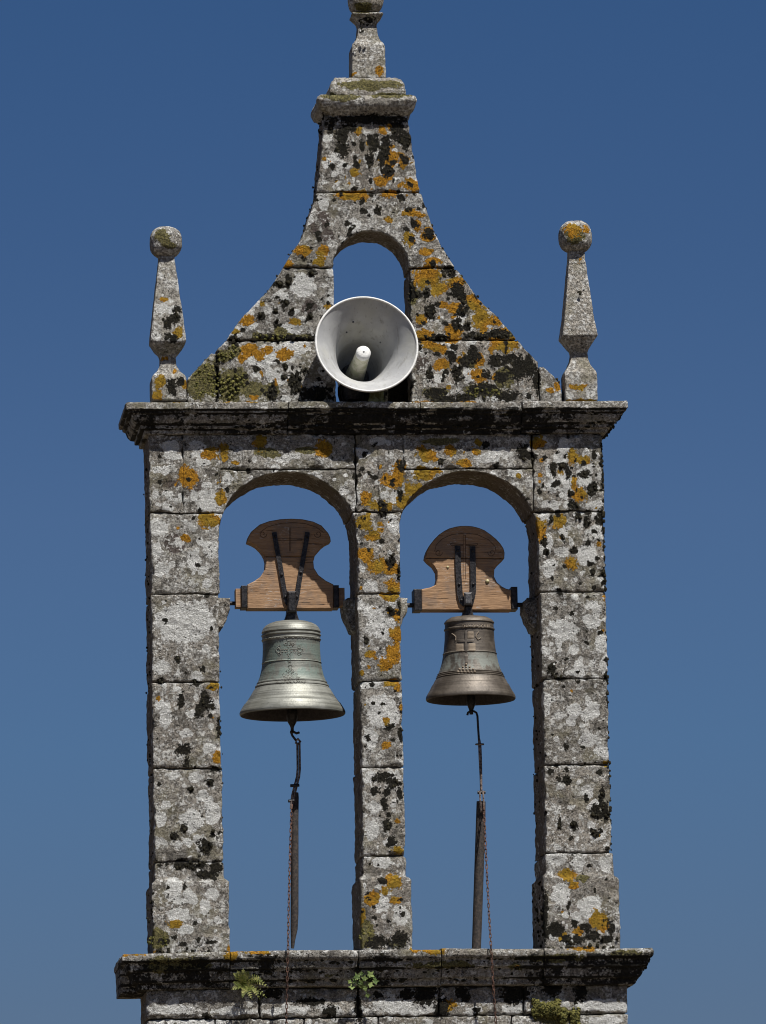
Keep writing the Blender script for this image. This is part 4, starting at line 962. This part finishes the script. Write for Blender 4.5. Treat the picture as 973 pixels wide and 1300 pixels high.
# poles
def pole(stations, label, Y=.31, parts=True):
    x0, z0 = P(stations[-1][0], stations[-1][1], Y)
    m = MB(); m.tube([P3(a, b, Y) for a, b, _ in stations], [w_/2/198 for *_, w_ in stations], 12)
    o = m.build('hanging_pole', M['pole'], None, True, 50); tag(o, label, 'pole'); return o
pole([(376.2, 1006, 6), (375.6, 1012, 8), (374.4, 1040, 9.6), (374.4, 1100, 9.8), (374.2, 1160, 10.0), (373.6, 1180, 9.0), (372.2, 1194, 5.5), (371.6, 1204, 4)], 'slim brown wooden pole tapering to a point below the left bell')
pole([(611, 1017.5, 11.5), (610.6, 1040, 12.2), (608.6, 1100, 12.2), (606.6, 1160, 12.0), (605, 1206, 11.6), (604.6, 1218, 11.6)], 'thicker dark square-cut pole standing below the right bell')

# ------------------------------------------------------------------ loudspeaker horn
th = R_(24.5); d2 = np.array([.37, .93]); d2 /= np.linalg.norm(d2)
hax = Vector(math.sin(th)*(d2[0]*rt+d2[1]*up)-math.cos(th)*fw)       # throat -> mouth
HC = P3(465.7, 437.0, -.10)
q = hax.to_track_quat('Z', 'Y').to_matrix()
HL = thing('loudspeaker_horn', 'round grey horn loudspeaker set in the niche of the gable', 'loudspeaker', (HC.x, .2, .70))
def hlathe(prof, n=96):
    V, F = lathe([(r, -d) for r, d in prof], (0, 0), n); return [q @ Vector(v)+HC for v in V], F
RM = 64.8/198.6
def shell(prof_in, th_=.006):
    out = [(r+th_, d+.004) for r, d in prof_in][::-1]; return prof_in+out
din = [(RM-.004, 0), (RM-.017, .012), (.277, .04), (.240, .08), (.208, .125), (.184, .175), (.164, .225), (.153, .26), (.147, .275), (.144, .33), (.120, .50), (.06, .56)]
V, F = hlathe(shell(din)); hb = link_mesh('horn_bell', V, F, M['horn'], HL); sharpen(hb, 40)
rimp = []
for k in range(11): a = math.pi*2*k/10; rimp.append((RM+.001+.0075*math.cos(a), .000+.0075*math.sin(a)))
V, F = hlathe(rimp); link_mesh('rolled_rim', V, F, M['white'], hb)
V, F = hlathe([(.0, .118), (.030, .118), (.044, .124), (.048, .135), (.048, .155)], 40); link_mesh('tube_tip', V, F, M['white'], HL)
V, F = hlathe([(.046, .150), (.047, .17), (.050, .25), (.056, .35), (.062, .50), (.062, .56)], 40); link_mesh('centre_tube', V, F, M['tube'], HL)
MB().add([q @ Vector((x*.006, y*.006, z*.003-.1175))+HC for x, y, z in IV], IF.tolist()).build('tube_screw', M['iron_grey'], HL, True, None)
for (u, v_, d, r) in ((-.06, .20, .10, .007), (-.10, .145, .14, .006), (.12, .09, .17, .005)):
    MB().add([q @ Vector((u+x*r, v_+y*r, -d+z*r))+HC for x, y, z in IV], IF.tolist()).build('bolt', M['iron_grey'], hb, True, None)
V, F = hlathe([(0, .50), (.085, .50), (.10, .53), (.10, .60), (.085, .63), (0, .64)], 40); link_mesh('driver', V, F, M['iron_grey'], HL)
# lower driver drum and stand
m = MB(); V, F = lathe([(0, 0), (.05, 0), (.075, .012), (.085, .05), (.085, .10), (.07, .12), (0, .12)], (0, 0), 28)
MB().add([Vector((P(446, 490, .15)[0], .17, .735))+Vector(v) for v in V], F).build('transformer_drum', M['iron'], HL)
MB().tube([P3(433, 497, .10), P3(435.5, 507, .10), P3(437, 512, .10)], .004, 6).build('stand_wire', M['iron'], HL)
MB().tube([P3(437, 511, .10), P3(443, 506, .10), P3(455, 501, .10)], .004, 6).build('stand_wire', M['iron'], HL)
x0 = P(468, 500, .09)[0]; x1 = P(489, 500, .09)[0]
V, F = prism([(x0-.015, .69), (x0+.012, .69), (x0+.03, .715), (x1-.03, .715), (x1-.012, .69), (x1, .69), (x1-.015, .80), (x0+.012, .80)], .05, .09, .004)
link_mesh('mounting_bracket', V, F, M['bracket'], HL, False)
MB().box((P(478, 500, .1)[0], .22, .80), (.05, .30, .04)).build('mounting_arm', M['bracket'], HL, False)
V, F = prism([(P(457, 500, .2)[0], .69), (P(470, 500, .2)[0], .69), (P(470, 500, .2)[0], .86), (P(457, 500, .2)[0], .86)], .19, .27, .004)
link_mesh('support_block', V, F, M['mortar'], HL, False)

# ------------------------------------------------------------------ plants on the ledge
def frond(m, base, tip, droop, w0, nrm, n=9):
    """arching stem with tapering leaflets on both sides"""
    base, tip = Vector(base), Vector(tip); pts_ = []
    for i in range(n+1):
        t = i/n; p = base.lerp(tip, t)+Vector((0, -.02*math.sin(t*math.pi), droop*math.sin(t*math.pi))); pts_.append(p)
    m.tube(pts_, [.0022*(1-.7*i/n) for i in range(n+1)], 5)
    for i in range(1, n+1):
        t = i/n; d = (pts_[i]-pts_[i-1]).normalized(); s_ = d.cross(nrm).normalized(); L = w0*.9*math.sin(math.pi*min(1, .18+t*.82))**.8*(1 if t < .9 else .6)+.003
        for sg in (-1, 1):
            a = pts_[i]; dir_ = (s_*sg+d*.45).normalized(); b = a+dir_*L+nrm*random.uniform(-.006, .006); wd = d*.0042; lift = nrm*L*.1
            m.add([a-wd*.6, a+dir_*L*.5-wd+lift, b, a+dir_*L*.55+wd+lift, a+wd*.6], [[0, 1, 2, 3, 4]])
def small_stem(m, pts_, r): m.tube(pts_, r, 5)
nf = Vector((-.05, -1, .25)).normalized()
fern = thing('fern', 'feathery yellow-green fern growing from the left of the lower ledge', 'fern', P3(316, 1262, -.06))
fb = (309, 1252)
for tip, dr, wdt in (((309, 1231), .0, .028), ((302, 1233), .0, .024), ((316, 1234), .012, .024), ((334, 1247), .03, .026), ((330, 1268), .02, .022), ((297, 1247), .0, .022), ((297, 1236), .01, .024), ((295, 1256), .006, .024), ((330, 1241), .02, .030), ((340, 1253), .03, .028), ((338, 1266), .025, .026), ((320, 1268), .01, .024), ((308, 1266), .005, .020), ((326, 1262), .02, .024)):
    m = MB(); frond(m, P3(fb[0]+random.uniform(-2, 4), fb[1]+random.uniform(-2, 3), -.07), P3(tip[0], tip[1], -.13-random.random()*.04), dr, wdt, nf)
    m.build('frond', M['fern'], fern, False)
pl = thing('small_plant', 'small leafy green plant rooted in the ledge crack near the middle', 'plant', P3(462, 1255, -.06))
def lobed(c, r, ang, nrm):
    t = Vector((math.cos(ang), 0, math.sin(ang))); s_ = t.cross(nrm).normalized(); V = [c]
    k = 14
    for i in range(k):
        a = 2*math.pi*i/k; rr = r*(.72+.28*math.cos(5*a/2*2))*(1 if math.cos(a) > -.6 else .6)
        V.append(c+t*math.cos(a)*rr*1.15+s_*math.sin(a)*rr+nrm*random.uniform(0, .006))
    return V, [[0, i+1, (i+1) % k+1] for i in range(k)]
for (a, b, r, an) in ((454, 1241, .024, 2.0), (470, 1238, .026, .8), (463, 1243, .020, 1.4), (448, 1253, .022, 3.2), (445, 1247, .016, 2.6), (476, 1246, .022, .1), (470, 1250, .020, -.4), (458, 1248, .020, 1.8), (464, 1254, .017, -1.2), (467, 1263, .017, -1.5), (473, 1241, .016, .5), (459, 1237, .016, 1.6), (451, 1246, .018, 2.4)):
    c = P3(a, b, -.125-random.random()*.03); m = MB(); nn = Vector((random.uniform(-.4, .4), -1, random.uniform(.1, .9))).normalized()
    V, F = lobed(c, r*1.25, an, nn); m.add(V, F); lf = m.build('leaf', M['leaf'], pl, False)
    small_stem(MB(), [P3(461, 1256, -.07), c], .002)
    mm = MB(); mm.tube([P3(461, 1256, -.07), (c+P3(461, 1256, -.07))/2+Vector((0, -.01, .008)), c+Vector((0, .003, 0))], .0016, 4); mm.build('stalk', M['leaf'], lf)
# moss cushion on the right of the wall
V = []; F = []; nn_ = 0
for _ in range(1100):
    a = random.uniform(-1, 1); b = random.gauss(0, .5)
    if abs(a) > 1 or abs(b) > 1: continue
    q_ = P3(705+a*30, 1283+b*13+(9 if a > .2 else -1), 0); w_ = float(vn(np.array([[q_.x, 0, q_.z]]), 22, 5)[0])
    if w_ < -.12: continue
    c = np.array([q_.x, -.034-.022*(1-a*a)*(1-b*b)-.02*w_, q_.z])
    d = IV*(1+vn(IV+rng.random(3)*20, 2.3)[:, None]*1.2)*random.uniform(.004, .011)
    V.append(d+c); F.append(IF+nn_); nn_ += len(IV)
mc = link_mesh('moss_cushion', np.concatenate(V), np.concatenate(F), M['moss_green']); tag(mc, 'mat of yellow-green moss on the wall face right of the second chain', 'moss')

# ------------------------------------------------------------------ render settings
sc.render.engine = 'CYCLES'
sc.cycles.filter_width = 1.05
